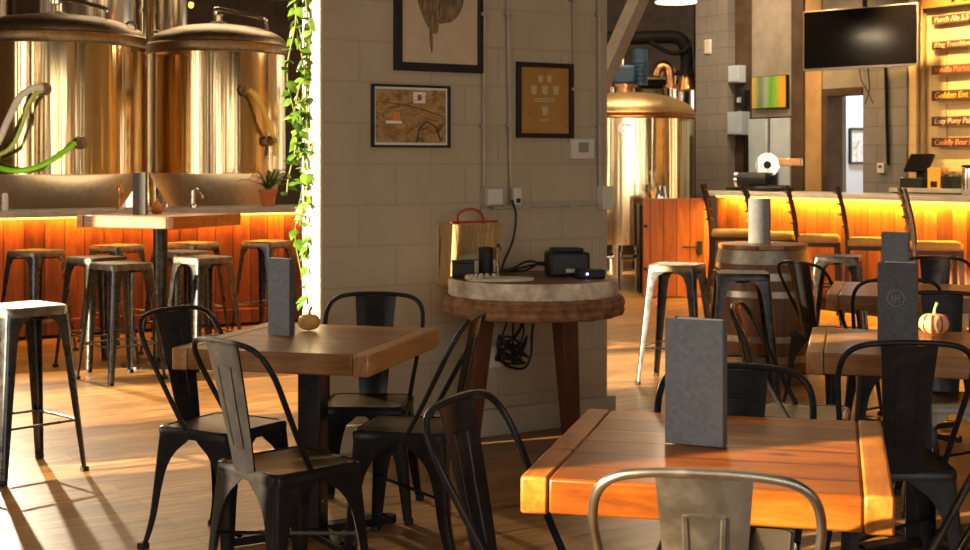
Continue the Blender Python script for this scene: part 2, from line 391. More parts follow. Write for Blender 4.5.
def make_chair(label, mt, seat_m, loc, rz, group):
    t = thing('steel_chair', label, 'chair', loc, rz, group)
    S = MB()
    S.loft([rrect(.02, .438, .01), rrect(.164, .436), rrect(.168, .414), rrect(.173, .414), rrect(.174, .440), rrect(.166, .450), rrect(.150, .4475), rrect(.148, .444), rrect(.01, .444, .005)])
    st_ = S.build('seat', mt, t, angle=50)
    MB().loft([rrect(.01, .4442, .005), rrect(.149, .4442), rrect(.149, .4476), rrect(.14, .4462), rrect(.05, .4452, .02), rrect(.01, .4452, .005)]).build('seat_pan', seat_m, st_, angle=50)
    for sx in (-1, 1):
        for sy in (-1, 1):
            fx = lambda z, sx=sx: sx*(.167+.035*(1-z/.43))
            fy = (lambda z: .167+.03*(1-z/.43)) if sy > 0 else (lambda z: -.167-.035*(1-z/.43)-.028*max(0, 1-z/.16)**2)
            lg = angle_leg(sx, sy, fx, fy, CH_W, .012, .43).build('leg', mt, t, angle=50)
            fo = MB(); fo.box((fx(0)-sx*.013, fy(0)-sy*.013, .011), (.034, .034, .022)); fo.build('foot_cap', M['rubber'], lg, bevel=.004)
    half = [(.166, -.035, .447), (.178, -.09, .545), (.196, -.155, .67), (.204, -.196, .75), (.192, -.228, .808), (.155, -.246, .84), (.09, -.253, .852), (0, -.255, .855)]
    path = half+[(-x, y, z) for x, y, z in half[-2::-1]]
    MB().tube(catmull(path, 5), .0093, 8).build('back_hoop', mt, t, angle=60)
    loops = []
    for i in range(9):
        u = i/8; z = .436+u*(.845-.436); yc = -.168-.084*u**1.15; h = .056+.03*u
        fr = []; bkk = []
        for k in range(7):
            x = -1+2*k/6; bow = -.012*(1-x*x)*(1-abs(u-.5))
            fr.append((h*x, yc+bow+.003, z)); bkk.append((h*x, yc+bow-.003, z))
        loops.append(fr+bkk[::-1])
    B = MB().loft(loops)
    def sp(x, u):
        z = .436+u*(.845-.436); h = .056+.03*u
        return (h*x, -.168-.084*u**1.15-.012*(1-x*x)*(1-abs(u-.5)), z)
    ring = []
    for a, b in (((-.42, .2), (.42, .2)), ((.42, .2), (.42, .83)), ((.42, .83), (-.42, .83)), ((-.42, .83), (-.42, .2))):
        for k in range(6): ring.append(sp(a[0]+(b[0]-a[0])*k/6, a[1]+(b[1]-a[1])*k/6))
    B.tube(ring, .0072, 6, closed=True)
    B.build('backrest', mt, t, angle=50)
    X = MB()
    for s in (-1, 1): X.tube([(s*.178, .178*s, .215), (-s*.178, -.178*s, .215)], .006, 6)
    X.build('cross_brace', mt, t)
    return t
def hoop_chair(px, py, f, label, group, mt='black', sm='black_seat', dx=0):
    """hoop top centre seen at (px,py); f = facing"""
    L = math.hypot(*f); f = (f[0]/L, f[1]/L)
    Y = F*(EYE-.857)/(py-HY); X = (px-CX)*Y/F
    loc = (X+f[0]*.255, Y+f[1]*.255, 0)
    key = mt+(sm or '')
    if key in PROTO: return dup(PROTO[key], loc, face(*f), label, group)
    PROTO[key] = make_chair(label, M[mt], M[sm or mt], loc, face(*f), group); return PROTO[key]
PROTO = {}
GC = 'steel dining chairs'
hoop_chair(172, 308, (.86, -.51), 'black steel chair at the left end of the table with the small gold pumpkin', GC)
hoop_chair(221, 340, (.72, .69), 'black steel chair seen from behind in front of the table with the gold pumpkin', GC)
hoop_chair(376, 293, (-.06, -1), 'black steel chair facing the camera between the pumpkin table and the grey wall', GC)
hoop_chair(478, 314, (-.98, .2), 'black steel chair turned left, its hoop in front of the round drum table', GC)
hoop_chair(455, 397, (.9, -.42), 'dark steel chair at the left side of the sunlit front table', GC)
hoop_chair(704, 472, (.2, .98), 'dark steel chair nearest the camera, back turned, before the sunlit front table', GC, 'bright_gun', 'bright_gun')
hoop_chair(736, 365, (-.24, -.97), 'black steel chair behind the sunlit front table, facing the camera', GC)
hoop_chair(735, 303, (.92, -.3), 'black steel chair between the barrel and the left end of the second right-hand table', GC)
hoop_chair(798, 262, (.82, .45), 'black steel chair right beside the barrel, at the far right-hand table', GC)
hoop_chair(910, 342, (.05, 1), 'black steel chair with its back to the camera before the table with the striped pumpkin', GC)
hoop_chair(899, 279, (.1, 1), 'black steel chair with its back to the camera before the far right-hand table', GC)
hoop_chair(942, 292, (-.2, -1), 'black steel chair facing the camera right behind the striped pumpkin', GC)
hoop_chair(935, 257, (-.2, -1), 'black steel chair facing the camera behind the far right-hand table', GC)
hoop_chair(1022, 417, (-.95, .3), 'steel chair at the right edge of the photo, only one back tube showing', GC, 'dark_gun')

# ------------------------------------------------------------------ steel bar stool
ST_W = [(0, .028), (.3, .04), (.55, .05), (.66, .058), (.69, .075), (.71, .1), (.725, .135), (.735, .148)]
def make_stool(label, mt, loc, rz, group):
    t = thing('bar_stool', label, 'stool', loc, rz, group)
    S = MB().loft([rrect(.02, .745, .01), rrect(.146, .744), rrect(.15, .718), rrect(.155, .718), rrect(.156, .75), rrect(.15, .76), rrect(.13, .757), rrect(.05, .756, .02), rrect(.01, .756, .005)])
    S.build('seat', M['seat_gun'] if mt != 'dark_gun' else M[mt], t, angle=50)
    cf = lambda z: .15+.062*(1-z/.74)
    for sx in (-1, 1):
        for sy in (-1, 1):
            lg = angle_leg(sx, sy, lambda z, s=sx: s*cf(z), lambda z, s=sy: s*cf(z), ST_W, .012, .735, steps=16, r=.016).build('leg', M[mt], t, angle=50)
            c = cf(0)-.013
            MB().box((sx*c, sy*c, .011), (.032, .032, .022)).build('foot_cap', M['rubber'], lg, bevel=.004)
    c = cf(.235)-.012
    for a in range(4):
        R = Matrix.Rotation(a*PI/2, 3, 'Z')
        MB().tube([R @ Vector((-c, c, .235)), R @ Vector((c, c, .235))], .009, 8, flat=.7).build('footrest', M[mt], t)
    X = MB()
    for s in (-1, 1): X.tube([(s*.145, s*.145, .7), (-s*.145, -s*.145, .7)], .006, 6)
    X.build('cross_brace', M[mt], t)
    return t
SP = {}
def stool(px, Y, rdeg, label, mt='gun', group='steel bar stools'):
    loc = ((px-CX)*Y/F, Y, 0)
    if mt in SP: return dup(SP[mt], loc, math.radians(rdeg), label, group)
    SP[mt] = make_stool(label, mt, loc, math.radians(rdeg), group); return SP[mt]
stool(22, 6.33, -43, 'large steel bar stool at the left edge of the photo, cut by the frame')
stool(36, 10.35, -30, 'steel bar stool at the left bar, leftmost of the row along it')
stool(117, 11.0, -30, 'steel bar stool at the bar, half hidden behind the left pair of high table stools')
stool(193, 11.35, -30, 'steel bar stool at the bar behind the right-hand pair of high table stools')
stool(266, 11.6, -28, 'steel bar stool at the left bar, rightmost, next to the hanging vine')
stool(97, 9.62, -40, 'steel bar stool left of the high table, behind the brightest stool')
stool(121, 9.05, -43, 'brightest steel bar stool, in front of the high table')
stool(180, 10.25, -38, 'steel bar stool tucked right behind the high table post')
stool(203, 9.62, -42, 'steel bar stool at the right front corner of the high table')
stool(677, 8.92, -24, 'sunlit steel bar stool left of the barrel, before the orange bar door')
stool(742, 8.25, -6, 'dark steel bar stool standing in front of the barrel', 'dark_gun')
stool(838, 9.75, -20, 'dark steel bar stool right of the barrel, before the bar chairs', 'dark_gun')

# ------------------------------------------------------------------ tables
def corners_table(A, B, depth, name, label, wood_m, end_m, th=.078, top=.75, base='cross', group=None, colm='black'):
    A = Vector(A); B = Vector(B); d = (B-A); W = d.length; ang = math.atan2(d.y, d.x)
    nrm = Vector((-math.sin(ang), math.cos(ang)))
    c = (A+B)/2+nrm*depth/2
    t = thing(name, label, 'table', (c.x, c.y, 0), ang, group)
    e = .058
    MB().box((0, 0, top-th/2), (W-2*e-.003, depth-.006, th-.004)).build('tabletop', wood_m, t, bevel=.006)
    for s in (-1, 1):
        MB().box((s*(W/2-e/2), 0, top-th/2), (e, depth, th)).build('breadboard_end', end_m, t, bevel=.006)
    if base == 'cross':
        MB().box((0, 0, (top-th)/2+.02), (.09, .09, top-th-.04)).build('column', M[colm], t, bevel=.006)
        b = MB()
        for a in (PI/4, -PI/4):
            b.box((0, 0, .028), (.62, .07, .03), rz=a)
            for s in (-1, 1): b.cyl((s*.31*math.cos(a), s*.31*math.sin(a), .013), (s*.31*math.cos(a), s*.31*math.sin(a), .043), .035)
        b.build('base', M[colm], t, bevel=.004)
    else:
        MB().cyl((0, 0, .02), (0, 0, top-th), .05, seg=20).build('column', M[colm], t)
        MB().lathe([(.01, 0), (.27, 0), (.27, .012), (.06, .03), (.05, .05)]).build('base', M[colm], t)
    MB().box((0, 0, top-th-.004), (.36, .36, .008)).build('mounting_plate', M[colm], t)
    return t
GT = 'square wooden dining tables'
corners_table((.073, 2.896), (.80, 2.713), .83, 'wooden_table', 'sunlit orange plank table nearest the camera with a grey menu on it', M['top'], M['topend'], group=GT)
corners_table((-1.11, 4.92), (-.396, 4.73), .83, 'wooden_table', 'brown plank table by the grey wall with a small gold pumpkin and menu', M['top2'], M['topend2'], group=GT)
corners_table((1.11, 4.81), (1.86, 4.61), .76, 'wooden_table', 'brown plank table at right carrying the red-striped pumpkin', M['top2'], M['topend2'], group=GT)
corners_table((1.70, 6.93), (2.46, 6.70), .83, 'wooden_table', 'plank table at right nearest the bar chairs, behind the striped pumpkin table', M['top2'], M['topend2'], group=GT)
corners_table((-2.80, 9.52), (-2.06, 9.20), .80, 'high_table', 'tall pale plank pub table on a steel post by the left bar', M['pale_top'], M['topend'], th=.085, top=1.05, base='round', colm='dark_gun')

# ------------------------------------------------------------------ menus and pumpkins
def menu(loc, rz, label, cm='menu', w=.138, h=.29):
    t = thing('menu_booklet', label, 'menu', loc, rz, 'standing grey menus')
    MB().box((0, 0, h/2), (w, .005, h)).build('front_cover', M[cm], t, bevel=.001)
    a = math.radians(17)
    MB().box((w/2-.003-w/2*math.cos(a), .027+w/2*math.sin(a), h/2), (w, .005, h), rz=-a).build('back_cover', M[cm], t, bevel=.001)
    MB().box((w/2, .0125, h/2), (.005, .03, h)).build('spine', M['menu_dark'], t, bevel=.0015)
    a = math.radians(9)
    MB().box((w/2-.008-.055*math.cos(a), .015+.055*math.sin(a), h/2+.003), (.108, .012, h-.004), rz=-a).build('pages', M['page'], t)
    return t
def on(px, py, Z): x, y = gp(px, py, Z); return (x, y, Z)
menu(on(694, 445, .75), math.radians(-25), 'grey linen menu standing on the sunlit front table')
menu(on(279, 335, .75), math.radians(-32), 'grey linen menu beside the gold pumpkin on the left table', w=.105)
m2 = menu(on(897, 342, .75), math.radians(-24), 'charcoal menu with a round emblem left of the striped pumpkin', 'menu_dark')
em = MB(); em.tube([(.03*math.cos(a*PI/12)-.004, -.0028, .16+.03*math.sin(a*PI/12)) for a in range(24)], .0016, 5, closed=True)
for q in (-.012, 0, .012): em.tube([(q-.004, -.0028, .145), (q-.004, -.0028, .175)], .0014, 5)
em.tube([(-.02, -.0028, .16), (.012, -.0028, .16)], .0014, 5)
em.build('emblem', M['menu'], m2)
menu(((895-CX)*7.35/F, 7.35, .75), math.radians(-26), 'grey menu on the far right table, just above the charcoal one', 'menu')
menu(((759-CX)*9.05/F, 9.05, .885), math.radians(-22), 'pale grey menu standing on the wooden barrel')
menu(((139-CX)*9.6/F, 9.6, 1.05), math.radians(-20), 'grey menu standing on the tall pub table', 'menu_dark', w=.1)
def pumpkin(loc, r, label, m, squash=.72, ribs=9, stripes=None, stem_h=.03, name='pumpkin'):
    t = thing(name, label, 'pumpkin', loc)
    b = MB(); seg = ribs*6; loops = []
    for i in range(1, 16):
        a = PI*i/16; L = []
        for k in range(seg):
            th = 2*PI*k/seg; rr = r*(.9+.1*abs(math.cos(ribs*th/2)))*math.sin(a)**.75
            L.append((rr*math.cos(th), rr*math.sin(th), r*squash*(1-math.cos(a))-(.12*r*squash*math.exp(-((PI-a)/.35)**2))))
        loops.append(L)
    b.loft(loops).build('body', m, t, angle=80)
    zt = r*squash*1.85
    MB().tube([(0, 0, zt-.01), (.003, 0, zt+stem_h*.5), (.012, 0, zt+stem_h)], [.008, .005, .006], 7).build('stem', M['stempale'], t)
    if stripes:
        s = MB()
        for th in stripes:
            s.tube([((r*(.99)*math.sin(PI*i/16)**.75+.0005)*math.cos(th), (r*.99*math.sin(PI*i/16)**.75+.0005)*math.sin(th), r*squash*(1-math.cos(PI*i/16))) for i in range(3, 14)], .0035, 5)
        s.build('stripe', M['red'], t)
    return t
pumpkin(on(309, 330, .75), .045, 'small gold pumpkin on the left table beside the grey menu', M['pumpkin'])
pumpkin(on(934, 334, .75), .056, 'cream orange pumpkin with red stripes on the right table', noisy('striped_pumpkin', (.6, .32, .13), (.75, .5, .28), 9, .45, .05), stripes=[-PI/2+.25, -PI/2-.45, -PI/2+1.0, -PI/2-1.1], stem_h=.045)
g = thing('gourd', 'small orange gourd on the tall pub table beside its menu', 'gourd', ((157-CX)*9.75/F, 9.75, 1.05))
MB().lathe([(.005, 0), (.03, .003), (.042, .025), (.04, .05), (.024, .072), (.012, .09), (.008, .108)], seg=18).build('body', M['gourd'], g, angle=80)
MB().tube([(0, 0, .105), (.004, 0, .125), (.012, 0, .135)], .005, 6).build('stem', M['stempale'], g)

# ------------------------------------------------------------------ round drum table and what is on it
RT = (.235, 6.74)
t = thing('round_table', 'round drum table with whitewashed rim and brown bark band by the wall', 'table', (*RT, 0))
R = .412
b = MB(); loops = []
for r_, z in [(.02, .765), (R-.01, .765), (R, .775), (R, .842), (R-.006, .85), (.02, .85)]:
    loops.append([((r_+(random.uniform(-.004, .004) if r_ > .3 else 0))*math.cos(2*PI*k/64), (r_+.003*math.sin(k*3.1) if r_ > .3 else r_)*math.sin(2*PI*k/64), z) for k in range(64)])
b.loft(loops).build('rim', M['white_wash'], t)
MB().lathe([(.01, .85), (R-.012, .85), (R-.012, .853), (.01, .853)], seg=64).build('top_board', wood('drum_top_wood', (.1, .05, .025), (.17, .09, .045), (.24, .14, .07), 1, 'X', .5, (1, .12)), t)
b = MB()
for k, z in enumerate((.70, .735, .758)):
    b.tube([((R+.006+.002*math.sin(i*2.3+k))*math.cos(2*PI*i/64), (R+.006+.002*math.sin(i*2.3+k))*math.sin(2*PI*i/64), z+.002*math.sin(i*1.7+k*2)) for i in range(64)], .024 if k < 2 else .014, 8, closed=True)
b.lathe([(.01, .68), (R-.01, .68), (R-.01, .765), (.01, .765)], seg=64)
b.build('bark_band', M['rope'], t)
def drum_leg(x, y):
    q = [(a*D1[0]-b_*D1[1], a*D1[1]+b_*D1[0]) for a, b_ in ((-1, -1), (1, -1), (1, 1), (-1, 1))]
    return MB().loft([[(x+a*.034, y+b_*.034, 0) for a, b_ in q], [(x*.8+a*.05, y*.8+b_*.05, .69) for a, b_ in q]])
for px_, py_ in ((470, 447), (571, 440)):
    x, y = gp(px_, py_); x -= RT[0]; y -= RT[1]
    k = .8
    drum_leg(x, y).build('leg', M['legwood'], t, bevel=.004)
x, y = .2, .25
drum_leg(x, y).build('leg', M['legwood'], t, bevel=.004)
TZ = .853
def ont(px, Y): return ((px-CX)*Y/F, Y, TZ)
t = thing('receipt_printer', 'bulky black printer on the right half of the round drum table', 'printer', ont(567, 6.82), math.radians(8))
MB().box((0, 0, .06), (.2, .17, .12)).build('body', M['plastic'], t, bevel=.015)
MB().box((-.005, -.01, .128), (.15, .13, .02)).build('lid', M['plastic'], t, bevel=.008)
MB().box((.0, -.0865, .03), (.045, .003, .018)).build('label_plate', M['white'], t)
t = thing('network_router', 'flat black box with blue light right of the black printer', 'router', ont(590, 6.66), math.radians(15))
MB().box((0, 0, .022), (.13, .09, .044)).build('body', M['plastic'], t, bevel=.008)
MB().ball((-.03, -.046, .024), .006, seg=10).build('indicator_light', M['bluelight'], t)
t = thing('card_box', 'low black box at the left end of the round drum table', 'box', ont(463, 6.74), math.radians(10))
MB().box((0, 0, .035), (.1, .07, .07)).build('body', M['plastic'], t, bevel=.005)
MB().box((0, 0, .075), (.104, .074, .012)).build('lid', M['plastic'], t, bevel=.003)
t = thing('storage_canister', 'black canister on the drum table left of the chrome post', 'canister', ont(486, 6.78))
MB().lathe([(.01, 0), (.034, 0), (.036, .01), (.036, .12), (.032, .125), (.01, .125)], seg=24).build('body', M['plastic'], t)
MB().lathe([(.01, .125), (.037, .125), (.037, .14), (.01, .145)], seg=24).build('lid', M['plastic'], t)
t = thing('bottle_stand', 'slim chrome post with a round head on the drum table', 'stand', ont(498, 6.62))
MB().lathe([(.005, 0), (.035, 0), (.035, .006), (.008, .012), (.006, .12), (.012, .13), (.02, .15), (.014, .168), (.004, .172)], seg=20).build('post', M['chrome'], t)
t = thing('scalloped_tray', 'flat cream tray with a knobbly edge on the front of the drum table', 'tray', ont(500, 6.54), math.radians(4))
MB().loft([[(.16*math.cos(a*PI/32), .09*math.sin(a*PI/32), z) for a in range(64)] for z in (0, .012)]).build('base', M['cream_card'], t)
b = MB()
for k in range(12):
    a = PI*.55+k*.21; b.ball((.155*math.cos(a), .085*math.sin(a), .016), .012, seg=8)
b.build('knob_edge', M['cream_card'], t)
c = MB(); P0 = Vector(ont(545, 6.95)); c.tube(catmull([P0+Vector(v) for v in ((-.2, -.07, .012), (-.12, -.03, .03), (-.05, -.08, .05), (.0, -.0, .04), (-.08, .02, .06), (-.16, -.04, .03), (-.22, .0, .012))], 6), .006, 6)
c.tube(catmull([P0+Vector(v) for v in ((-.24, -.02, .01), (-.1, .0, .015), (-.02, -.06, .06), (.02, -.04, .02))], 6), .006, 6)
tag(c.build('power_cable', M['plastic']), 'tangled black cable lying on the drum table left of the printer', 'cable')

# ------------------------------------------------------------------ things on the middle wall
def onwall(px, py, o=0.0):
    x, y = WALL.off(-o, N1).px(px); return (x, y, zat(py, y))
def wspan(p0, p1): return WALL.t(p1)-WALL.t(p0)
def frame(name, label, p0, p1, y0, y1, fw, fm, art, mat_w=0, deep=.025):
    cx = (p0+p1)/2; x, y = WALL.px(cx); W = wspan(p0, p1); z0, z1 = zat(y1, y), zat(y0, y); H = z1-z0
    x, y = WALL.at((WALL.t(p0)+WALL.t(p1))/2)
    t = thing(name, label, 'picture', (x, y, z0), A1)
    f = MB(); d = deep
    f.box((-W/2+fw/2, -d/2, H/2), (fw, d, H)).box((W/2-fw/2, -d/2, H/2), (fw, d, H)).box((0, -d/2, fw/2), (W-2*fw, d, fw)).box((0, -d/2, H-fw/2), (W-2*fw, d, fw))
    f.build('frame', fm, t, bevel=.003)
    MB().box((0, -.004, H/2), (W-2*fw, .008, H-2*fw)).build('backing', M['page'] if mat_w else art, t)
    if mat_w: MB().box((0, -.010, H/2), (W-2*fw-2*mat_w, .005, H-2*fw-2*mat_w)).build('print', art, t)
    return t, W, H
def art_mat(name, stops, scale, dist=1.5, st=(1, 1, 1)):
    m = mat(name, (.5, .4, .3), .55); n = N(m); n.col(n.ramp(n.noise(n.coord(st), scale, 5, .6, dist), stops)); return m
# left lower print
a1 = art_mat('ochre_sketch_print', [(.3, (.09, .04, .015)), (.42, (.27, .13, .04)), (.55, (.42, .24, .08)), (.7, (.5, .34, .16))], 9, 2.0, (1, 1, 1.6))
t, W, H = frame('framed_print', 'ochre landscape sketch in a thin dark frame, lower left on the grey wall', 370.5, 448.5, 85, 147.5, .012, M['blackwood'], a1, .012)
dk = mat('sketch_dark', (.06, .03, .015), .6); ow = mat('sketch_orange', (.7, .24, .04), .6); rw = mat('sketch_red', (.5, .05, .03), .6)
b = MB()
b.tube([(-.17, -.0135, H*.72), (-.1, -.0135, H*.7), (0, -.0135, H*.66), (.1, -.0135, H*.58), (.18, -.0135, H*.5)], .008, 5, flat=.15)
b.tube([(-.17, -.0135, H*.6), (-.05, -.0135, H*.66), (.06, -.0135, H*.8), (.16, -.0135, H*.88)], .005, 5, flat=.15)
b.tube([(.03, -.0135, H*.08), (.045, -.0135, H*.3), (.09, -.0135, H*.42), (.14, -.0135, H*.33), (.17, -.0135, H*.1)], .005, 5, flat=.15)
b.build('dark_strokes', dk, t)
MB().box((.045, -.0135, H*.8), (.07, .002, .055)).build('white_patch', M['page'], t)
MB().box((.045, -.015, H*.8), (.022, .002, .028)).build('red_patch', rw, t)
MB().box((-.085, -.0135, H*.5), (.04, .002, .04)).build('orange_patch', ow, t)
MB().box((-.1, -.0135, H*.4), (.09, .002, .014)).build('pale_patch', M['page'], t)
# upper sepia print
a2 = art_mat('sepia_paper', [(.3, (.5, .38, .24)), (.7, (.62, .49, .33))], 3)
t, W, H = frame('framed_print', 'large sepia drawing in a wide black frame at the top of the grey wall', 393, 483.5, -45, 72, .042, M['blackwood'], a2)
sp_d = art_mat('sepia_hatching', [(.35, (.06, .035, .016)), (.55, (.22, .14, .07)), (.72, (.42, .3, .17))], 6, .6, (14, 1, 2))
def blob(pts, y, th=.002): return MB().prism([(x, z) for x, z in pts], -y-th, -y, Matrix.Rotation(PI/2, 4, 'X'))
def ell(cx, cz, rx, rz, rot=0, n=24, top=None):
    o = []
    for k in range(n):
        a = 2*PI*k/n; x, z = rx*math.cos(a), rz*math.sin(a)
        o.append((cx+x*math.cos(rot)-z*math.sin(rot), cz+x*math.sin(rot)+z*math.cos(rot)))
    return o
for poly, yy in ((ell(-.075, .33, .045, .15, .35), -.0085), (ell(.0, .36, .05, .12, .1), -.0105), (ell(.065, .34, .06, .1, -.5), -.0125), (ell(.0, .44, .15, .075, 0), -.0145), (ell(-.052, .17, .009, .075, .06), -.0085)):
    b = MB(); b.loft([[(x, yy, z) for x, z in poly], [(x, yy-.002, z) for x, z in poly]]); b.build('hatched_form', sp_d, t)
# right ochre print with small glasses
a3 = art_mat('ochre_poster', [(.3, (.36, .17, .03)), (.7, (.45, .23, .05))], 4)
t, W, H = frame('framed_print', 'ochre poster of small pale glasses in a black frame, right on the grey wall', 515.5, 571.5, 63, 138, .024, M['blackwood'], a3)
pale = mat('pale_ink', (.5, .42, .26), .6)
for gx, gz, s in ((-.028, .74, .8), (.028, .74, .8), (-.07, .58, 1), (0, .58, 1), (.07, .58, 1), (0, .3, 1)):
    b = MB(); b.loft([[(gx-.014*s, yy, H*gz), (gx+.014*s, yy, H*gz), (gx+.02*s, yy, H*gz+.045*s), (gx-.02*s, yy, H*gz+.045*s)] for yy in (-.009, -.011)]); b.build('glass_drawing', pale, t)
b = MB()
for zz in (.52, .49, .24): b.box((0, -.0095, H*zz), (.13 if zz > .3 else .06, .002, .006))
b.build('caption_line', pale, t)
# thermostat, boxes, conduits
def wbox(name, label, cat, p0, p1, y0, y1, d, m, extra=None):
    x, y = WALL.at((WALL.t(p0)+WALL.t(p1))/2); W = wspan(p0, p1); z0, z1 = zat(y1, y), zat(y0, y)
    t = thing(name, label, cat, (x, y, z0), A1)
    MB().box((0, -d/2, (z1-z0)/2), (W, d, z1-z0)).build('housing', m, t, bevel=.004)
    return t, W, z1-z0
t, W, H = wbox('thermostat', 'square white thermostat below the ochre poster', 'thermostat', 568, 591, 139, 159, .03, M['white'])
MB().box((.005, -.031, H*.58), (W*.42, .003, H*.5)).build('display', mat('lcd', (.25, .24, .2), .3), t)
t, W, H = wbox('junction_box', 'square switch box where the two wall conduits end', 'electrical box', 480, 500, 187, 206, .05, M['conduit'])
MB().box((0, -.052, H/2), (W*.72, .004, H*.78)).build('cover_plate', M['white'], t, bevel=.002)
MB().box((0, -.056, H/2), (W*.3, .006, H*.36)).build('switch', M['white'], t, bevel=.002)
t, W, H = wbox('power_outlet', 'narrow outlet box right of the square switch box with a cord plugged in', 'outlet', 508, 517.5, 187, 206, .045, M['conduit'])
MB().box((0, -.047, H/2), (W*.8, .004, H*.9)).build('cover_plate', M['white'], t, bevel=.002)
MB().box((.0, -.055, H*.3), (.02, .016, .022)).build('plug', M['plastic'], t, bevel=.003)
t, W, H = wbox('junction_box', 'plain beige box at the right end of the wall conduit', 'electrical box', 596.5, 606.5, 186, 209, .06, M['white'])
MB().box((0, -.062, H/2), (W*.8, .004, H*.85)).build('cover_plate', M['white'], t, bevel=.002)
t, W, H = wbox('power_outlet', 'white outlet low on the wall under the round drum table', 'outlet', 482, 501, 346, 367, .03, M['white'])
MB().box((.0, -.032, H/2), (W*.85, .004, H*.85)).build('cover_plate', M['white'], t, bevel=.002)
MB().box((.012, -.045, H*.45), (.028, .026, .028)).build('plug', M['plastic'], t, bevel=.003)
def conduit(label, pts, r=.0105, o=.018):
    P = []
    for px_, py_ in pts: P.append(onwall(px_, py_, o))
    t = thing('conduit_pipe', label, 'conduit', P[0])
    loc = Vector(P[0])
    MB().tube([Vector(p)-loc for p in P], r, 8).build('pipe', M['conduit'], t)
    b = MB()
    for i in range(len(P)-1):
        a, c = Vector(P[i]), Vector(P[i+1])
        for k in (.3, .75):
            m_ = a+(c-a)*k-loc; b.box(m_, (.045, .028, .016), rz=A1)
    b.build('clamp', M['conduit'], t); return t
conduit('vertical conduit above the square switch box', [(484, -60), (484, 187)])
conduit('vertical conduit running down to the narrow outlet box', [(507, -60), (511, 187)], .011)
conduit('thin vertical conduit right of the ochre poster', [(573, -60), (575, 139)], .007)
conduit('vertical conduit near the right end of the grey wall', [(599, -60), (600, 187)], .012)
conduit('horizontal conduit joining the outlet box and the beige box', [(492, 208), (598, 204)], .009, .03)
conduit('vertical conduit between the switch box and the menu basket', [(483, 206), (483, 345)], .009, .02)
c = MB(); c.tube(catmull([onwall(512, 200, .06), onwall(516, 216, .06), onwall(513, 240, .06), onwall(504, 262, .08), onwall(500, 276, .12)], 6), .006, 6)
tag(c.build('hanging_cable', M['plastic']), 'black cord hanging from the narrow outlet to the drum table', 'cable')
c = MB()
for k in range(5):
    pts = [onwall(498, 357, .05)]
    for j in range(6): pts.append(onwall(497+random.uniform(0, 32), 330+random.uniform(-4, 34), .06+.015*k))
    pts.append(onwall(508+k*5, 318, .1)); c.tube(catmull(pts, 6), .0055, 5)
c.tube(catmull([onwall(497, 357, .05), onwall(508, 366, .07), onwall(524, 368, .08), onwall(531, 355, .08), onwall(532, 335, .09), onwall(534, 318, .1)], 6), .007, 5)
tag(c.build('cable_bundle', M['plastic']), 'tangle of black cables hanging under the round drum table', 'cable')
# menu basket with red handle
x, y, z = onwall(463, 284)
t = thing('menu_basket', 'tan wooden wall pocket with red wire handle left of the drum table', 'basket', (x, y, z), A1)
wv = [(-.155, 0, .3), (.155, 0, .3)]
MB().box((0, -.006, .16), (.31, .012, .3)).build('back_panel', M['cream_card'], t)
b = MB(); b.loft([[(-.10, -.17, .31), (.165, -.11, .31), (.165, -.10, .18), (-.125, -.13, .15)], [(-.10, -.16, .31), (.165, -.10, .31), (.165, -.09, .18), (-.125, -.12, .15)]]); b.build('front_panel', M['tanwood'], t)
b = MB(); b.loft([[(-.155, 0, .31), (-.145, -.02, .31), (-.11, -.165, .31), (-.135, -.12, .0), (-.15, -.0, .0)], [(-.149, 0, .31), (-.139, -.02, .31), (-.104, -.165, .31), (-.129, -.12, .0), (-.144, -.0, .0)]]); b.build('side_panel', M['tanwood'], t)
MB().box((.16, -.05, .2), (.008, .1, .2)).build('side_panel', M['tanwood'], t)
MB().box((0, -.055, .065), (.27, .09, .12)).build('papers', M['cream_card'], t, bevel=.004)
b = MB(); b.tube(catmull([(-.09, -.1, .31), (-.085, -.1, .36), (-.03, -.1, .385), (.03, -.1, .375), (.06, -.1, .34), (.065, -.1, .31)], 6), .006, 6); b.tube([(-.14, -.12, .32), (.15, -.09, .32)], .006, 6); b.build('handle', M['red'], t)

# diagonal beam right of the wall top
Yb = 8.6; p = [(((px_-CX)*Yb/F), Yb, zat(py_, Yb)) for px_, py_ in ((596, 95), (650, -26))]
d_ = (Vector(p[1])-Vector(p[0]))
tag(MB().tube([p[0], Vector(p[0])+d_*2.2], .062, 4).build('diagonal_beam', M['conduit'], angle=30), 'beige diagonal beam sloping up right of the grey wall', 'beam')

# ------------------------------------------------------------------ left bar
def leftbar():
    t0, t1 = LBAR.t(-60), LBAR.t(345); L = t1-t0; b0 = LBAR.at(t0)
    t = thing('bar_counter', 'long left bar of upright red-brown planks with a grey top and amber strip', 'bar', (*b0, 0), A1)
    MB().box((L/2, .28, .515), (L, .5, .91)).build('plank_front', M['barwood'], t)
    MB().box((L/2, .30, .03), (L, .48, .06)).build('kick_base', M['blackwood'], t)
    MB().box((L/2, .24, 1.0), (L+.05, .66, .05)).build('countertop', M['counter'], t, bevel=.006)
    MB().box((L/2, -.01, .968), (L-.05, .03, .012)).build('light_strip', M['led'], t)
    MB().box((L/2, .012, .09), (L, .036, .12)).build('skirting', M['barwood'], t, bevel=.004)
    return L, b0
Lb, b0 = leftbar()
def onbar(px, o=.2, z=1.025): x, y = LBAR.off(o, N1).px(px); return (x, y, z)
t = thing('bar_tumbler', 'white cylinder at the far left of the left bar top', 'tumbler', onbar(5))
MB().lathe([(.005, 0), (.024, 0), (.026, .02), (.024, .125), (.018, .14), (.005, .142)], seg=20).build('body', M['page'], t)
t = thing('tap_post', 'copper-toned tap post on the left bar behind the tall table menu', 'tap', onbar(120))
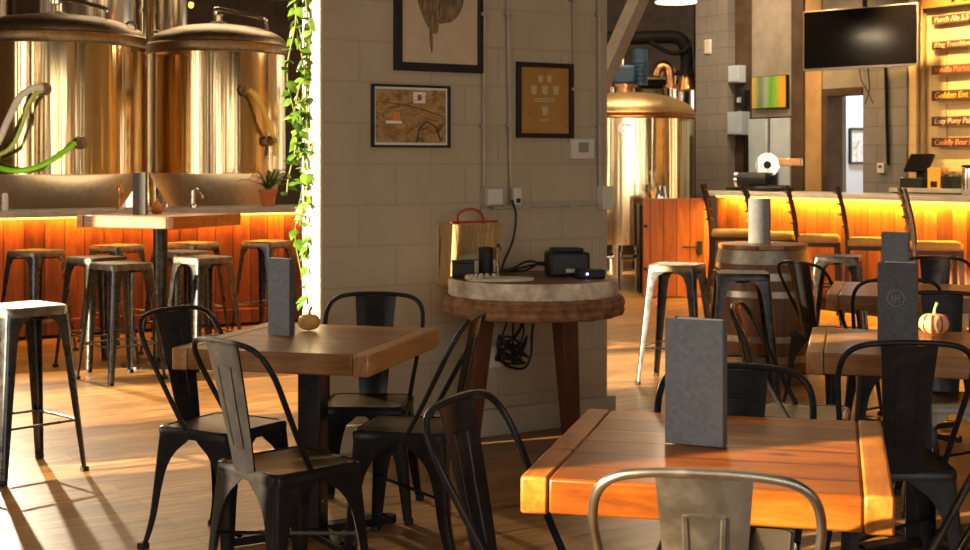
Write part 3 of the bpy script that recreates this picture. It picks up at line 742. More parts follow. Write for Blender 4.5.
MB().lathe([(.005, 0), (.035, 0), (.02, .03), (.014, .1), (.03, .15), (.02, .19), (.005, .2)], seg=20).build('post', M['copper'], t)
t = thing('tap_post', 'slim chrome tap post on the left bar right of the orange gourd', 'tap', onbar(193))
MB().lathe([(.005, 0), (.035, 0), (.03, .015), (.018, .03), (.018, .15), (.005, .16)], seg=20).build('post', M['chrome'], t)
MB().tube(catmull([(0, 0, .14), (.03, -.02, .17), (.07, -.03, .13), (.09, -.03, .08)], 5), .012, 8).build('spout', M['chrome'], t)
# potted spider plant
t = thing('potted_plant', 'small spider plant in an orange terracotta pot on the left bar', 'plant', onbar(268, .2))
MB().lathe([(.005, 0), (.055, 0), (.075, .12), (.085, .12), (.087, .15), (.078, .15), (.074, .13), (.005, .13)], seg=28).build('pot', M['terra'], t)
b = MB()
for k in range(34):
    a = random.uniform(0, 2*PI); l = random.uniform(.14, .3); h = random.uniform(.05, .2); w = .011
    P = [Vector((math.cos(a)*l*u, math.sin(a)*l*u, .14+h*math.sin(u*2.3)*1.1)) for u in (0, .2, .4, .6, .8, 1)]
    S = Vector((-math.sin(a), math.cos(a), 0))
    vs = [(p_-S*w*f_, p_+Vector((0, 0, -.003)), p_+S*w*f_, p_+Vector((0, 0, .003))) for p_, f_ in zip(P, (.6, 1, 1, .8, .5, .08))]
    b.loft([list(v) for v in vs])
b.build('leaves', M['leaf'], t)
# hanging vine
vx, vy = -.80, 6.80
t = thing('hanging_vine', 'leafy green vine hanging down beside the bright left edge of the wall', 'plant', (vx-.075, vy, 0))
MB().box((.03, .0, 2.72), (.2, .16, .16)).build('planter', M['terra'], t, bevel=.01)
st = MB(); lf = MB()
def leaf(b, p, d, n, s):
    d = d.normalized(); n = (n-d*n.dot(d)).normalized(); r = d.cross(n)
    prof = [(0, 0), (.1, .2), (.3, .33), (.6, .22), (.85, .08), (1, 0)]
    c = [p+d*u*s+n*(.08*s*math.sin(u*3)) for u, w in prof]
    L = [c[i]+r*w*s-n*.05*s*w for i, (u, w) in enumerate(prof)]; R_ = [c[i]-r*w*s-n*.05*s*w for i, (u, w) in enumerate(prof)]
    V = lambda q: b.bm.verts.new(q)
    for A_ in (L, R_):
        vc = [V(q) for q in c]; va = [V(q) for q in A_[1:-1]]
        b.bm.faces.new((vc[0], vc[1], va[0]))
        for i in range(len(va)-1): b.bm.faces.new((vc[i+1], vc[i+2], va[i+1], va[i]))
        b.bm.faces.new((vc[-2], vc[-1], va[-1]))
ends = [.72, .95, 1.25, 1.45, .6, 1.1, 1.35, .8]
for k in range(8):
    x0 = random.uniform(-.075, .055); y0 = random.uniform(-.07, .07); ze = ends[k]
    P = []; z = 2.66
    n_ = int((z-ze)/.05)
    for i in range(n_+1):
        zz = z-(z-ze)*i/n_
        P.append((x0+.022*math.sin(i*.55+k), y0+.02*math.cos(i*.4+k*2), zz))
    st.tube(P, .004, 5)
    for i in range(2, n_+1):
        for rep in range(2 if P[i][2] > 1.12 else 1):
            if random.random() < .16: continue
            a = random.uniform(0, 2*PI); d = Vector((math.cos(a), math.sin(a)*.9, random.uniform(-1.5, .35)))
            leaf(lf, Vector(P[i]), d, Vector((random.uniform(-.7, .7), random.uniform(-1, .2), random.uniform(.2, .9))), random.uniform(.03, .085))
st.build('stems', M['stem'], t); lf.build('foliage', M['leaf'], t, angle=80)

# ------------------------------------------------------------------ brewing tanks on the left
def tank(name, label, px, Y, r, ztop, zbot, dome_h, ports, lugs=(1,), pipe=True, bm_=None):
    X = (px-CX)*Y/F
    t = thing(name, label, 'tank', (X, Y, 0))
    bm_ = bm_ or M['gold_lit_steel']
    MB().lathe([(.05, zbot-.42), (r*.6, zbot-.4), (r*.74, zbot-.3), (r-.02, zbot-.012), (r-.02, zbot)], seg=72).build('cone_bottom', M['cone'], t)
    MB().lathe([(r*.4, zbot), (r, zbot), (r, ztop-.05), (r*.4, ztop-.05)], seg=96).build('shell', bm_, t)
    MB().lathe([(r*.4, ztop-.055), (r+.004, ztop-.055), (r+.012, ztop-.045), (r+.004, ztop-.03), (r+.006, ztop+.035), (r+.016, ztop+.045), (r+.004, ztop+.058), (r*.4, ztop+.058)], seg=96).build('rim_band', M['dome'], t, angle=50)
    prof = [(r*math.cos(a*PI/20), ztop+.055+dome_h*math.sin(a*PI/20)) for a in range(0, 10)]+[(.03, ztop+.055+dome_h)]
    MB().lathe(prof, seg=72).build('dome', M['dome'], t, angle=60)
    zt = ztop+.055+dome_h
    if pipe:
        b = MB(); b.lathe([(.02, zt-.03), (.09, zt-.03), (.09, zt+.02), (.05, zt+.03), (.045, zt+.09), (.06, zt+.1), (.02, zt+.1)], seg=20)
        b.tube(catmull([(-.02, -.05, zt+.0), (-.02, -.05, zt+.12), (.03, -.06, zt+.15), (.44, -.1, zt+.06), (.50, -.1, zt+.0), (.50, -.1, zt-.19)], 5), .02, 8); b.build('top_pipework', M['steel'], t)
    for s in lugs:
        b = MB(); b.tube([(s*(r-.09)+.05*math.cos(a*PI/8), -.1, ztop+.14+.05*math.sin(a*PI/8)) for a in range(16)], .013, 6, closed=True); b.box((s*(r-.09), -.1, ztop+.07), (.07, .02, .1)); b.build('lifting_lug', M['dome'], t)
    for (ppx, ppy) in ports:
        dx, dy = 0, -r
        for _ in range(12):
            dx = (ppx-CX)*(Y+dy)/F-X; dy = -math.sqrt(max(r*r-dx*dx, 0))
        z = zat(ppy, Y+dy)
        b = MB(); n_ = Vector((dx, dy, 0)).normalized(); p0 = Vector((dx, dy, z))
        b.cyl(p0-n_*.02, p0+n_*.09, .035, seg=14); b.cyl(p0+n_*.05, p0+n_*.065, .055, seg=14); b.cyl(p0+n_*.09, p0+n_*.13, .025, seg=12)
        b.build('port', M['dome'], t)
    for k in range(4):
        a = PI/4+k*PI/2; MB().cyl((r*.55*math.cos(a), r*.55*math.sin(a), 0), (r*.55*math.cos(a), r*.55*math.sin(a), zbot-.32), .04, seg=12).build('leg', M['steel'], t)
    return t
LT = (57, 13.0, .805); RTK = (218, 14.0, .69)
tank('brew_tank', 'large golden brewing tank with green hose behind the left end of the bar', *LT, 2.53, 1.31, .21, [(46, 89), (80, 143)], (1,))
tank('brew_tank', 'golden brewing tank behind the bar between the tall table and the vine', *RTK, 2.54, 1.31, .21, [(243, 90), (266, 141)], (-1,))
def tp(tk, px, py, o):
    Xc = (tk[0]-CX)*tk[1]/F; dy = -tk[2]
    for _ in range(12):
        dx = (px-CX)*(tk[1]+dy)/F-Xc; dy = -math.sqrt(max(tk[2]**2-dx*dx, 0))
    Y = tk[1]+dy-o; return ((px-CX)*Y/F, Y, zat(py, Y))
def hose(label, pts, r, m, tk):
    tag(MB().tube(catmull([tp(tk, *p) for p in pts], 8), r, 10).build('hose', m, angle=80), label, 'hose')
hose('bright green hose curving down left from the lower port of the left tank', [(75, 143, .1), (66, 150, .12), (50, 161, .14), (30, 169, .14), (8, 170, .14), (-25, 160, .14)], .024, M['ghose'], LT)
hose('white hose arching left from the upper port of the left tank', [(43, 88, .11), (34, 88, .13), (20, 97, .15), (8, 120, .15), (-4, 145, .15), (-25, 165, .15)], .03, M['whose'], LT)
hose('thin pale green hose sagging under the upper port of the left tank', [(43, 91, .09), (37, 93, .11), (28, 105, .11), (21, 128, .11), (10, 148, .11), (-8, 158, .11)], .018, hosemat('pale_green_hose', (.6, .85, .2)), LT)
hose('yellow hose curving down right from the port of the right tank', [(246, 90, .1), (252, 92, .13), (262, 106, .15), (270, 128, .15), (276, 145, .12), (274, 156, .1)], .026, M['yhose'], RTK)
def column(name, label, px, Y, r, z0, z1, m, cat='tank', cap=True):
    X = (px-CX)*Y/F; t = thing(name, label, cat, (X, Y, 0))
    MB().lathe([(r*.3, z0), (r, z0), (r, z1), (r*.3, z1)], seg=64).build('shell', m, t)
    b = MB()
    for z in (z0+(z1-z0)*.33, z0+(z1-z0)*.7): b.lathe([(r*.9, z-.02), (r+.008, z-.02), (r+.008, z+.02), (r*.9, z+.02)], seg=64)
    b.build('weld_band', m, t)
    if z0 > .1:
        for k in range(3): MB().cyl((r*.7*math.cos(k*2.1), r*.7*math.sin(k*2.1), 0), (r*.7*math.cos(k*2.1), r*.7*math.sin(k*2.1), z0+.02), .04, seg=10).build('leg', M['steel'], t)
    return t
column('fermenter', 'tall steel fermenter behind the large golden tank at far left', -22, 16.2, .44, .5, 4.0, M['steel'])
column('fermenter', 'tall wide steel fermenter rising behind the large golden tank', 88, 16.2, .57, .5, 4.0, M['steel'])
column('fermenter', 'narrow tall steel fermenter behind the gap between the two golden tanks', 171, 16.6, .2, .4, 4.0, M['steel'])
column('steel_pipe', 'thick vertical golden pipe between the two golden tanks', 148, 14.6, .085, 0, 4.3, M['gold_lit_steel'], 'pipe')
# string light
Ys = 15.5; t = thing('string_light', 'single glowing orange bulb on a wire above the right golden tank', 'light', ((191-CX)*Ys/F, Ys, zat(5, Ys)))
MB().ball((0, 0, 0), .03, (1, 1, 1.2), 12).build('bulb', M['bulb'], t)
MB().cyl((0, 0, .03), (0, 0, .08), .018, seg=10).build('socket', M['plastic'], t)
MB().tube([(-.3, 0, .085), (0, 0, .08), (1.7, 0, .04)], .006, 5).build('wire', M['plastic'], t)

# ------------------------------------------------------------------ right bar
def rightbar():
    L = 6.5; b = RBAR.at(-.05)
    t = thing('bar_counter', 'right bar of orange-lit planks under a pale glowing top', 'bar', (*b, 0), A2)
    MB().box((L/2, .28, .53), (L, .5, 1.06)).build('plank_front', M['barwood'], t)
    MB().box((L/2, .22, 1.095), (L+.05, .62, .05)).build('countertop', M['pale_counter'], t, bevel=.008)
    MB().box((L/2, -.012, 1.062), (L-.1, .03, .012)).build('light_strip', M['led'], t)
    MB().box((L/2, .01, .06), (L, .04, .12)).build('skirting', M['blackwood'], t)
rightbar()
x0, y0 = gp(642.5, 297); Y = 14.6; x0 = (642.5-CX)*Y/F; x1 = (710-CX)*Y/F
t = thing('bar_gate', 'orange plank gate closing the left end of the right bar', 'gate', ((x0+x1)/2, Y, 0), math.radians(4))
W = x1-x0
MB().box((0, 0, .525), (W, .05, 1.03)).build('panel', M['doorwood'], t, bevel=.004)
MB().box((W*.34, -.035, .52), (.05, .02, .14)).build('latch_plate', M['plastic'], t)
MB().tube([(W*.3, -.05, .53), (W*.08, -.055, .53)], .01, 6).build('latch_handle', M['plastic'], t)
MB().box((-W*.47, -.03, .75), (.04, .012, .03)).build('hinge', M['plastic'], t)
MB().box((-W*.47, -.03, .3), (.04, .012, .03)).build('hinge', M['plastic'], t)
# bar chairs
def make_barchair(label, loc, rz):
    t = thing('bar_chair', label, 'bar chair', loc, rz, 'ladder-back bar chairs')
    MB().loft([rrect(.19, .69, .03), rrect(.2, .70, .04), rrect(.2, .735, .04), rrect(.185, .755, .04), rrect(.05, .76, .02)]).build('seat', M['seatpad'], t, angle=50)
    MB().box((0, 0, .675), (.37, .37, .045)).build('seat_frame', M['darkwood'], t)
    for s in (-1, 1):
        MB().loft([[(s*.2+a*.018, .2+b*.018, 0) for a, b in ((-1, -1), (1, -1), (1, 1), (-1, 1))], [(s*.175+a*.02, .175+b*.02, .69) for a, b in ((-1, -1), (1, -1), (1, 1), (-1, 1))]]).build('leg', M['darkwood'], t)
        MB().tube(catmull([(s*.2, -.23, 0), (s*.18, -.185, .45), (s*.178, -.185, .75), (s*.178, -.215, .98), (s*.178, -.27, 1.2)], 5), .021, 6).build('back_post', M['darkwood'], t)
        MB().cyl((s*.19, .19, .3), (s*.187, -.2, .3), .011, seg=8).build('side_stretcher', M['darkwood'], t)
    MB().cyl((-.19, .19, .22), (.19, .19, .22), .013, seg=8).build('footrest', M['darkwood'], t)
    MB().cyl((-.185, -.2, .35), (.185, -.2, .35), .011, seg=8).build('rear_stretcher', M['darkwood'], t)
    for k in range(4):
        z = .86+k*.095; yb = -.19-.075*((z-.75)/.45)**1.3
        MB().tube(catmull([(-.178, yb, z), (-.09, yb-.02, z), (0, yb-.028, z), (.09, yb-.02, z), (.178, yb, z)], 4), .028, 6, flat=.35).build('back_slat', M['darkwood'], t)
    return t
CHL = RBAR.off(-.52, N2); bc = None
for tt, lab in ((.77, 'dark ladder-back bar chair farthest from the camera, next to the orange gate'), (1.36, 'dark ladder-back bar chair behind the menu on the barrel'), (1.93, 'dark ladder-back bar chair just right of the barrel menu, third along the bar'), (2.55, 'dark ladder-back bar chair under the television, fourth along the bar'), (3.27, 'dark ladder-back bar chair nearest the camera, in front of the cash register')):
    x, y = CHL.at(tt)
    if bc is None: bc = make_barchair(lab, (x, y, 0), face(.96, -.22))
    else: dup(bc, (x, y, 0), face(.96, -.22)+random.uniform(-.06, .06), lab)

# barrel
BX = ((763-CX)*9.0/F, 9.0)
t = thing('wooden_barrel', 'upright oak barrel with steel hoops used as a table at right', 'barrel', (*BX, 0))
def br(z): return .335-.06*((z-.43)/.43)**2
b = MB(); loops = []
seg = 120
for i in range(15):
    z = .86*i/14
    loops.append([((br(z)-(.004 if k % 5 == 0 else 0))*math.cos(2*PI*k/seg), (br(z)-(.004 if k % 5 == 0 else 0))*math.sin(2*PI*k/seg), z) for k in range(seg)])
b.loft(loops).build('staves', M['barrel'], t, angle=30)
for z, h in ((.035, .05), (.17, .045), (.3, .04), (.58, .04), (.69, .045), (.81, .085)):
    prof = [(br(z-h/2)-.01, z-h/2), (br(z-h/2)+.006, z-h/2), (br(z+h/2)+.006, z+h/2), (br(z+h/2)-.01, z+h/2)]
    MB().lathe(prof, seg=64).build('hoop', M['hoop'], t)
MB().lathe([(.01, .858), (.285, .858), (.285, .885), (.01, .885)], seg=64).build('head', M['barreltop'], t, bevel=.004)

# ------------------------------------------------------------------ right back: brew tank with motors, pipes
def at(px, py, Y): return Vector(((px-CX)*Y/F, Y, zat(py, Y)))
TK = (626, 16.2, .79)
X = (TK[0]-CX)*TK[1]/F; zr = zat(117, 16.2)
t = thing('brew_tank', 'round golden tank with a blue motor on its domed lid, beyond the wall', 'tank', (X, 16.2, 0))
MB().lathe([(.3, .5), (.79, .5), (.79, zr-.03), (.3, zr-.03)], seg=96).build('shell', M['gold_lit_steel'], t)
MB().lathe([(.1, .28), (.4, .34), (.77, .5), (.3, .51)], seg=64).build('cone_bottom', M['steel'], t)
MB().lathe([(.3, zr-.035), (.80, zr-.035), (.815, zr-.02), (.80, zr), (.815, zr+.03), (.80, zr+.045), (.3, zr+.045)], seg=96).build('rim_band', M['copper'], t, angle=50)
MB().lathe([(.79*math.cos(a*PI/20), zr+.04+.25*math.sin(a*PI/20)) for a in range(10)]+[(.03, zr+.29)], seg=72).build('dome', M['gold_dome'], t, angle=60)
zt = zr+.27
MB().lathe([(.03, zt-.02), (.12, zt-.02), (.12, zt+.08), (.15, zt+.08), (.15, zt+.11), (.1, zt+.11), (.03, zt+.11)], c=(-.02, 0, 0), seg=24).build('gearbox_flange', M['copper'], t)
b = MB(); b.box((-.03, 0, zt+.22), (.26, .22, .22)); mo = b.build('motor', M['blue'], t, bevel=.03)
MB().cyl((.17, .05, zt+.1), (.17, .05, zt+.52), .085, seg=20).build('motor', M['blue'], t)
b = MB()
for k in range(5): b.lathe([(.08, zt+.16+k*.05), (.096, zt+.165+k*.05), (.096, zt+.185+k*.05), (.08, zt+.19+k*.05)], c=(.17, .05, 0), seg=20)
b.build('cooling_fins', M['blue'], t)
for k in range(4):
    a = .35+k*PI/2
    MB().cyl((.66*math.cos(a), .66*math.sin(a), 0), (.66*math.cos(a), .66*math.sin(a), .55), .035, seg=10).build('leg', M['steel'], t)
# round badge with a dark crescent
dx = (619-626)*16.2/F; dy = -math.sqrt(.79**2-dx**2)-.002; zb = zat(128, 16.2-.79)
b = MB(); b.loft([[(dx+.085*math.cos(a*PI/12), dy+.004-y_, zb+.06*math.sin(a*PI/12)) for a in range(24)] for y_ in (0, .008)]); b.build('badge', M['steel'], t)
b = MB(); b.tube([(dx-.01+.055*math.cos(a), dy-.008, zb+.04*math.sin(a)) for a in [PI*.35+k*PI*1.25/12 for k in range(13)]], .009, 6, flat=.5)
b.tube([(dx+.01, dy-.008, zb+.03), (dx+.07, dy-.008, zb+.035)], .006, 6); b.build('badge_emblem', M['plastic'], t)
# lower pipework under the tank
t = thing('pipe_manifold', 'small chrome pipes and valves under the tank right of the wall', 'pipework', (*gp(628, 290), 0))
b = MB(); b.cyl((-.12, 0, 0), (-.12, 0, .42), .05, seg=14); b.cyl((.12, .1, 0), (.12, .1, .45), .035, seg=12); b.cyl((-.3, .0, .36), (.3, .05, .38), .022, seg=10); b.build('pipe', M['chrome'], t)
MB().cyl((-.12, 0, .42), (-.12, 0, .5), .065, seg=14).build('valve', M['chrome'], t)
MB().cyl((.12, .1, .44), (.12, .1, .54), .055, seg=14).build('valve', M['chrome'], t)
# grey vertical vessel behind
t = column('steam_vessel', 'pale grey upright vessel behind the tank with the blue motor', 681, 18.0, .25, .0, zat(89, 18.0), M['steel'])
b = MB(); b.lathe([(.02, 0), (.24, 0), (.2, .05), (.02, .08)], c=(0, 0, zat(89, 18.0)), seg=40); b.build('lid', M['steel'], t)
t = column('steel_pipe', 'tall golden pipe left of the blue motor', 615, 18.2, .11, 0, zat(48, 18.2), M['gold_lit_steel'], 'pipe')
t = column('steam_vessel', 'low dark vessel top between the blue motor and the copper elbow', 650, 18.6, .24, 0, zat(78, 18.6), M['dome'])
# big black pipe with elbow
t = thing('exhaust_pipe', 'thick black pipe running right then bending down above the grey vessel', 'pipe', at(686, 90, 17.6))
o_ = at(686, 90, 17.6)
MB().tube(catmull([at(596, 38, 17.6)-o_, at(640, 38, 17.6)-o_, at(672, 37, 17.6)-o_, at(683, 42, 17.6)-o_, at(687, 54, 17.6)-o_, at(687, 74, 17.6)-o_], 6), .085, 14).build('pipe', M['pipeblack'], t, angle=70)
MB().cyl(at(687, 75, 17.6)-o_, at(687, 71, 17.6)-o_, .15, seg=20).build('flange', M['pipeblack'], t)
MB().tube(catmull([at(650, 42, 17.5)-o_, at(668, 52, 17.5)-o_, at(682, 52, 17.5)-o_, at(690, 44, 17.5)-o_], 5), .03, 8).build('brace', M['pipeblack'], t)
MB().cyl(at(687, 75, 17.6)-o_, at(687, 90, 17.6)-o_, .09, .13, seg=14).build('valve_body', M['copper'], t)
t = thing('copper_elbow', 'small copper elbow pipe left of the black exhaust pipe', 'pipe', at(666, 88, 17.7)); o_ = at(666, 88, 17.7)
MB().tube(catmull([at(657, 76, 17.7)-o_, at(659, 68, 17.7)-o_, at(665, 66, 17.7)-o_, at(670, 71, 17.7)-o_, at(671, 88, 17.7)-o_], 6), .065, 12).build('pipe', M['copper'], t, angle=70)
MB().cyl(at(671, 88, 17.7)-o_, at(671, 85, 17.7)-o_, .1, seg=16).build('flange', M['copper'], t)
t = thing('low_pipe', 'dark pipe crossing behind the lid of the tank with the blue motor', 'pipe', at(660, 80, 18.2)); o_ = at(660, 80, 18.2)
MB().cyl(at(640, 84, 18.2)-o_, at(700, 84, 18.2)-o_, .06, seg=12).build('pipe', M['pipeblack'], t)
t = thing('standpipe', 'black standpipe left of the grey block column', 'pipe', (*gp(697, 275), 0))
hgt = zat(-20, t.location.y); MB().cyl((0, 0, 0), (0, 0, hgt), .04, seg=12).build('pipe', M['pipeblack'], t)
# pendant light
Yp = 13.2; zp = zat(3, Yp)
t = thing('pendant_light', 'round ceiling lamp glowing above the right tank', 'light', ((676-CX)*Yp/F, Yp, zp))
MB().lathe([(.01, 0), (.195, 0), (.2, .01), (.195, .016), (.01, .016)], seg=40).build('lens', M['lamp'], t)
MB().lathe([(.05, .3), (.08, .28), (.2, .05), (.205, .012), (.197, .016), (.05, .1)], seg=40).build('shade', M['pipeblack'], t)
MB().cyl((0, 0, .28), (0, 0, 4.4-zp), .01, seg=8).build('rod', M['pipeblack'], t)

# ------------------------------------------------------------------ right wall fittings
def rw(px, py=None, o=0.0):
    L = RWALL.off(-o, N2); x, y = L.px(px); return (x, y, zat(py, y) if py is not None else 0)
def rspan(p0, p1): return RWALL.t(p1)-RWALL.t(p0)
def rbox(name, label, cat, p0, p1, y0, y1, d, m, part='housing', o=0.0, bev=.006):
    L = RWALL.off(-o, N2); x, y = L.at((L.t(p0)+L.t(p1))/2); W = L.t(p1)-L.t(p0); z0, z1 = zat(y1, y), zat(y0, y)
    t = thing(name, label, cat, (x, y, z0), A2); MB().box((0, -d/2, (z1-z0)/2), (W, d, z1-z0)).build(part, m, t, bevel=bev); return t, W, z1-z0
t, W, H = rbox('electrical_panel', 'small grey box high on the dark strip left of the abstract painting', 'electrical box', 735.5, 746, 66, 83, .12, M['fridge'])
MB().box((0, -.124, H/2), (W*.85, .01, H*.85)).build('cover', M['fridge'], t)
t, W, H = rbox('electrical_panel', 'larger pale box below the small grey box on the dark strip', 'electrical box', 736, 750, 112, 135, .14, M['fridge'])
MB().box((0, -.144, H/2), (W*.88, .01, H*.88)).build('cover', M['fridge'], t)
t, W, H = rbox('electrical_panel', 'dark meter box between the two pale boxes', 'electrical box', 741, 750, 90, 107, .1, M['plastic'])
MB().box((0, -.104, H*.4), (W*.4, .01, H*.3)).build('cover', M['fridge'], t)
c = MB(); c.cyl(rw(746, 135, .05), rw(746, 195, .05), .03, seg=8); c.cyl(rw(750, 135, .05), rw(750, 195, .05), .02, seg=8)
tag(c.build('conduit_pipe', M['pipeblack']), 'dark conduits dropping below the larger pale box', 'conduit')
t, W, H = rbox('light_fitting', 'small round white fitting on the grey block column', 'light', 712, 719, 40, 55, .14, M['white'], 'body', bev=.02)
ab = mat('abstract_painting', (.5, .3, .1), .5); n = N(ab)
sx_ = n.new('ShaderNodeSeparateXYZ'); n.link(n.tc.outputs['Object'], sx_.inputs[0])
ad = n.new('ShaderNodeMath', operation='MULTIPLY_ADD'); n.link(sx_.outputs[0], ad.inputs[0]); ad.inputs[1].default_value = 1.15; ad.inputs[2].default_value = .42
nz = n.noise(n.coord((5, 5, 1.5)), 2.5, 4); a2_ = n.new('ShaderNodeMath', operation='MULTIPLY_ADD'); n.link(nz, a2_.inputs[0]); a2_.inputs[1].default_value = .16; n.link(ad.outputs[0], a2_.inputs[2])
n.col(n.ramp(a2_.outputs[0], [(.02, (.75, .33, .03)), (.2, (.62, .42, .08)), (.34, (.12, .22, .14)), (.44, (.35, .4, .3)), (.54, (.12, .4, .02)), (.66, (.28, .5, .04)), (.76, (.8, .36, .03)), (1, (.85, .45, .06))]))
t, W, H = rbox('abstract_painting', 'abstract orange and green canvas on the right-hand wall', 'painting', 755, 789.5, 76, 108.5, .05, M['blackwood'], 'stretcher')
MB().box((0, -.053, H/2), (W*.97, .006, H*.96)).build('canvas', ab, t)
t = thing('steel_cooler', 'two-door grey steel cooler below the abstract painting', 'cooler', rw(774.5), A2)
x, y, _ = rw(774.5); W = rspan(754, 795.5); H = zat(117, y)
MB().box((0, -.03, H/2), (W, .06, H)).build('body', M['blackwood'], t)
for s in (-1, 1): MB().box((s*W*.25+(.01*s), -.08, H*.5), (W*.455, .04, H*.98)).build('door', M['fridge'], t, bevel=.01)
MB().box((.03, -.12, H*.55), (.02, .04, .3)).build('handle', M['plastic'], t)
# slicer on the bar
bx, by = RBAR.off(.3, N2).px(768); zc = 1.12
t = thing('meat_slicer', 'chrome and black slicer with a big round blade on the right bar', 'slicer', (bx, by, zc), A2+.5)
MB().box((0, 0, .03), (.4, .28, .06)).build('base', M['plastic'], t, bevel=.01)
for a in ((-.15, -.1), (.15, -.1), (-.15, .1), (.15, .1)): pass
b = MB(); b.tube([(.0, -.02, .27), (.0, .02, .27)], .125, 40); b.build('blade', M['steel'], t)
b = MB(); b.tube([(.0, -.03, .27), (.0, -.02, .27)], .04, 20); b.build('blade_hub', M['plastic'], t)
MB().cyl((-.28, -.1, .12), (.02, -.1, .12), .075, seg=20).build('motor', M['plastic'], t)
MB().lathe([(.01, 0), (.078, 0), (.078, .03), (.03, .05), (.01, .05)], seg=20).build('motor_cap', M['chrome'], t, loc=(-.28, -.1, .12), rot=(0, -PI/2, 0))
MB().box((.2, .03, .3), (.3, .06, .08)).build('carriage', M['copper'], t, bevel=.01)
MB().box((.06, .03, .15), (.08, .05, .22)).build('support', M['plastic'], t)
# small appliances on the gate end
bx, by = RBAR.off(.15, N2).px(716)
t = thing('steel_kettle', 'small steel jug standing behind the top of the orange gate', 'jug', ((661-CX)*15.2/F, 15.2, 0))
MB().box((0, 0, .48), (.5, .3, .96)).build('stand', M['blackwood'], t)
MB().lathe([(.01, .96), (.07, .96), (.075, 1.02), (.06, 1.12), (.05, 1.16), (.01, 1.17)], seg=20).build('body', M['chrome'], t)
t = thing('drip_tray', 'dark flat tray lying on the far end of the right bar', 'tray', (*RBAR.off(.25, N2).at(.35), 1.12), A2)
MB().box((0, 0, .02), (.7, .3, .04)).build('body', M['plastic'], t, bevel=.008)
MB().box((0, 0, .045), (.62, .24, .01)).build('grille', M['steel'], t)
# TV
Yt = 14.6; xt = (803-CX)*Yt/F; wt = 1.27; at_ = math.radians(-41.8)
zt0, zt1 = 2.377, 3.0
t = thing('television', 'large black flat television hanging high over the right bar', 'television', (xt+wt/2*math.cos(at_), Yt+wt/2*math.sin(at_), zt0), at_)
H = zt1-zt0
MB().box((0, .03, H/2), (wt, .06, H)).build('body', M['tvframe'], t, bevel=.006)
MB().box((0, -.001, H/2+.004), (wt-.03, .01, H-.035)).build('screen', M['screen'], t)
MB().box((0, .11, H/2), (.25, .1, .25)).build('mount', M['plastic'], t)
MB().cyl((0, .13, H/2), (0, .13, 4.4-zt0), .025, seg=10).build('mount_pole', M['plastic'], t)
c = MB(); q0 = t.location
for k in (-.04, .05): c.tube(catmull([(k, .09, .05), (k+.0, .12, -.1), (k*.3+.04, .12, -.22), (.06-k, .12, -.36)], 5), .006, 5)
c.build('cable', M['plastic'], t)
# hall picture and sprinkler pipe through the doorway
hx, hy = HALL.px(858)
t = thing('framed_print', 'pale framed print on the hall wall seen through the doorway', 'picture', (hx, hy, zat(163, hy)), A1)
Hh = zat(129, hy)-zat(163, hy); Wh = HALL.t(867)-HALL.t(849)
f = MB(); f.box((-Wh/2, -.02, Hh/2), (.03, .04, Hh)).box((Wh/2, -.02, Hh/2), (.03, .04, Hh)).box((0, -.02, 0), (Wh, .04, .03)).box((0, -.02, Hh), (Wh, .04, .03)); f.build('frame', M['blackwood'], t)
MB().box((0, -.008, Hh/2), (Wh, .012, Hh)).build('print', art_mat('pale_print', [(.35, (.4, .35, .3)), (.5, (.75, .72, .68)), (.7, (.8, .8, .78))], 5), t)
# cord and outlet on block wall
t, W, H = rbox('power_outlet', 'white outlet on the block wall under the television', 'outlet', 880, 887, 163, 173, .05, M['white'])
MB().box((0, -.054, H*.65), (W*.4, .01, H*.25)).build('plug', M['plastic'], t)
c = MB(); c.cyl(rw(884.5, 20, .03), rw(888, 165, .03), .018, seg=8)
tag(c.build('conduit_pipe', M['pipeblack']), 'dark vertical conduit on the block wall below the television', 'conduit')
for p_, lab in ((918, 'left of two vertical conduits beside the beer signs'), (924.5, 'right of two vertical conduits beside the beer signs')):
    c = MB(); c.cyl(rw(p_, -30, .0), rw(p_, 172, .0), .02, seg=8); tag(c.build('conduit_pipe', M['tan']), lab, 'conduit')
# beer signs
def text_mesh(s, size):
    cu = bpy.data.curves.new('t', 'FONT'); cu.body = s; cu.size = size; cu.extrude = .004; cu.align_x = 'LEFT'; cu.align_y = 'CENTER'; cu.shear = .15
    o = bpy.data.objects.new('t', cu); COL.objects.link(o); dg = bpy.context.evaluated_depsgraph_get(); dg.update()
    me = bpy.data.meshes.new_from_object(o.evaluated_get(dg)); bpy.data.objects.remove(o); return me
signw = wood('sign_board_wood', (.05, .018, .008), (.11, .04, .015), (.19, .07, .025), 1.5, 'X', .5)
redw = wood('sign_board_red_wood', (.14, .035, .012), (.22, .06, .02), (.3, .09, .03), 1.5, 'X', .5)
chalk = mat('chalk_letters', (.75, .55, .35), .8); yell = mat('yellow_letters', (.85, .5, .05), .8); pink = mat('coral_letters', (.75, .3, .15), .8)
SG = [('Porch Ale 5.5', 16.5, 25, signw, chalk), ('King Tremblower', 42, 50, signw, chalk), ('Vanilla Porter', 66, 75, redw, pink), ('Golden Ent', 91, 101, signw, yell), ('Easy Pony Pale', 117, 126, signw, chalk), ('Cuddly Bear Brown', 138, 147, signw, pink)]
NOM = ['topmost', 'second', 'third', 'fourth', 'fifth', 'lowest']
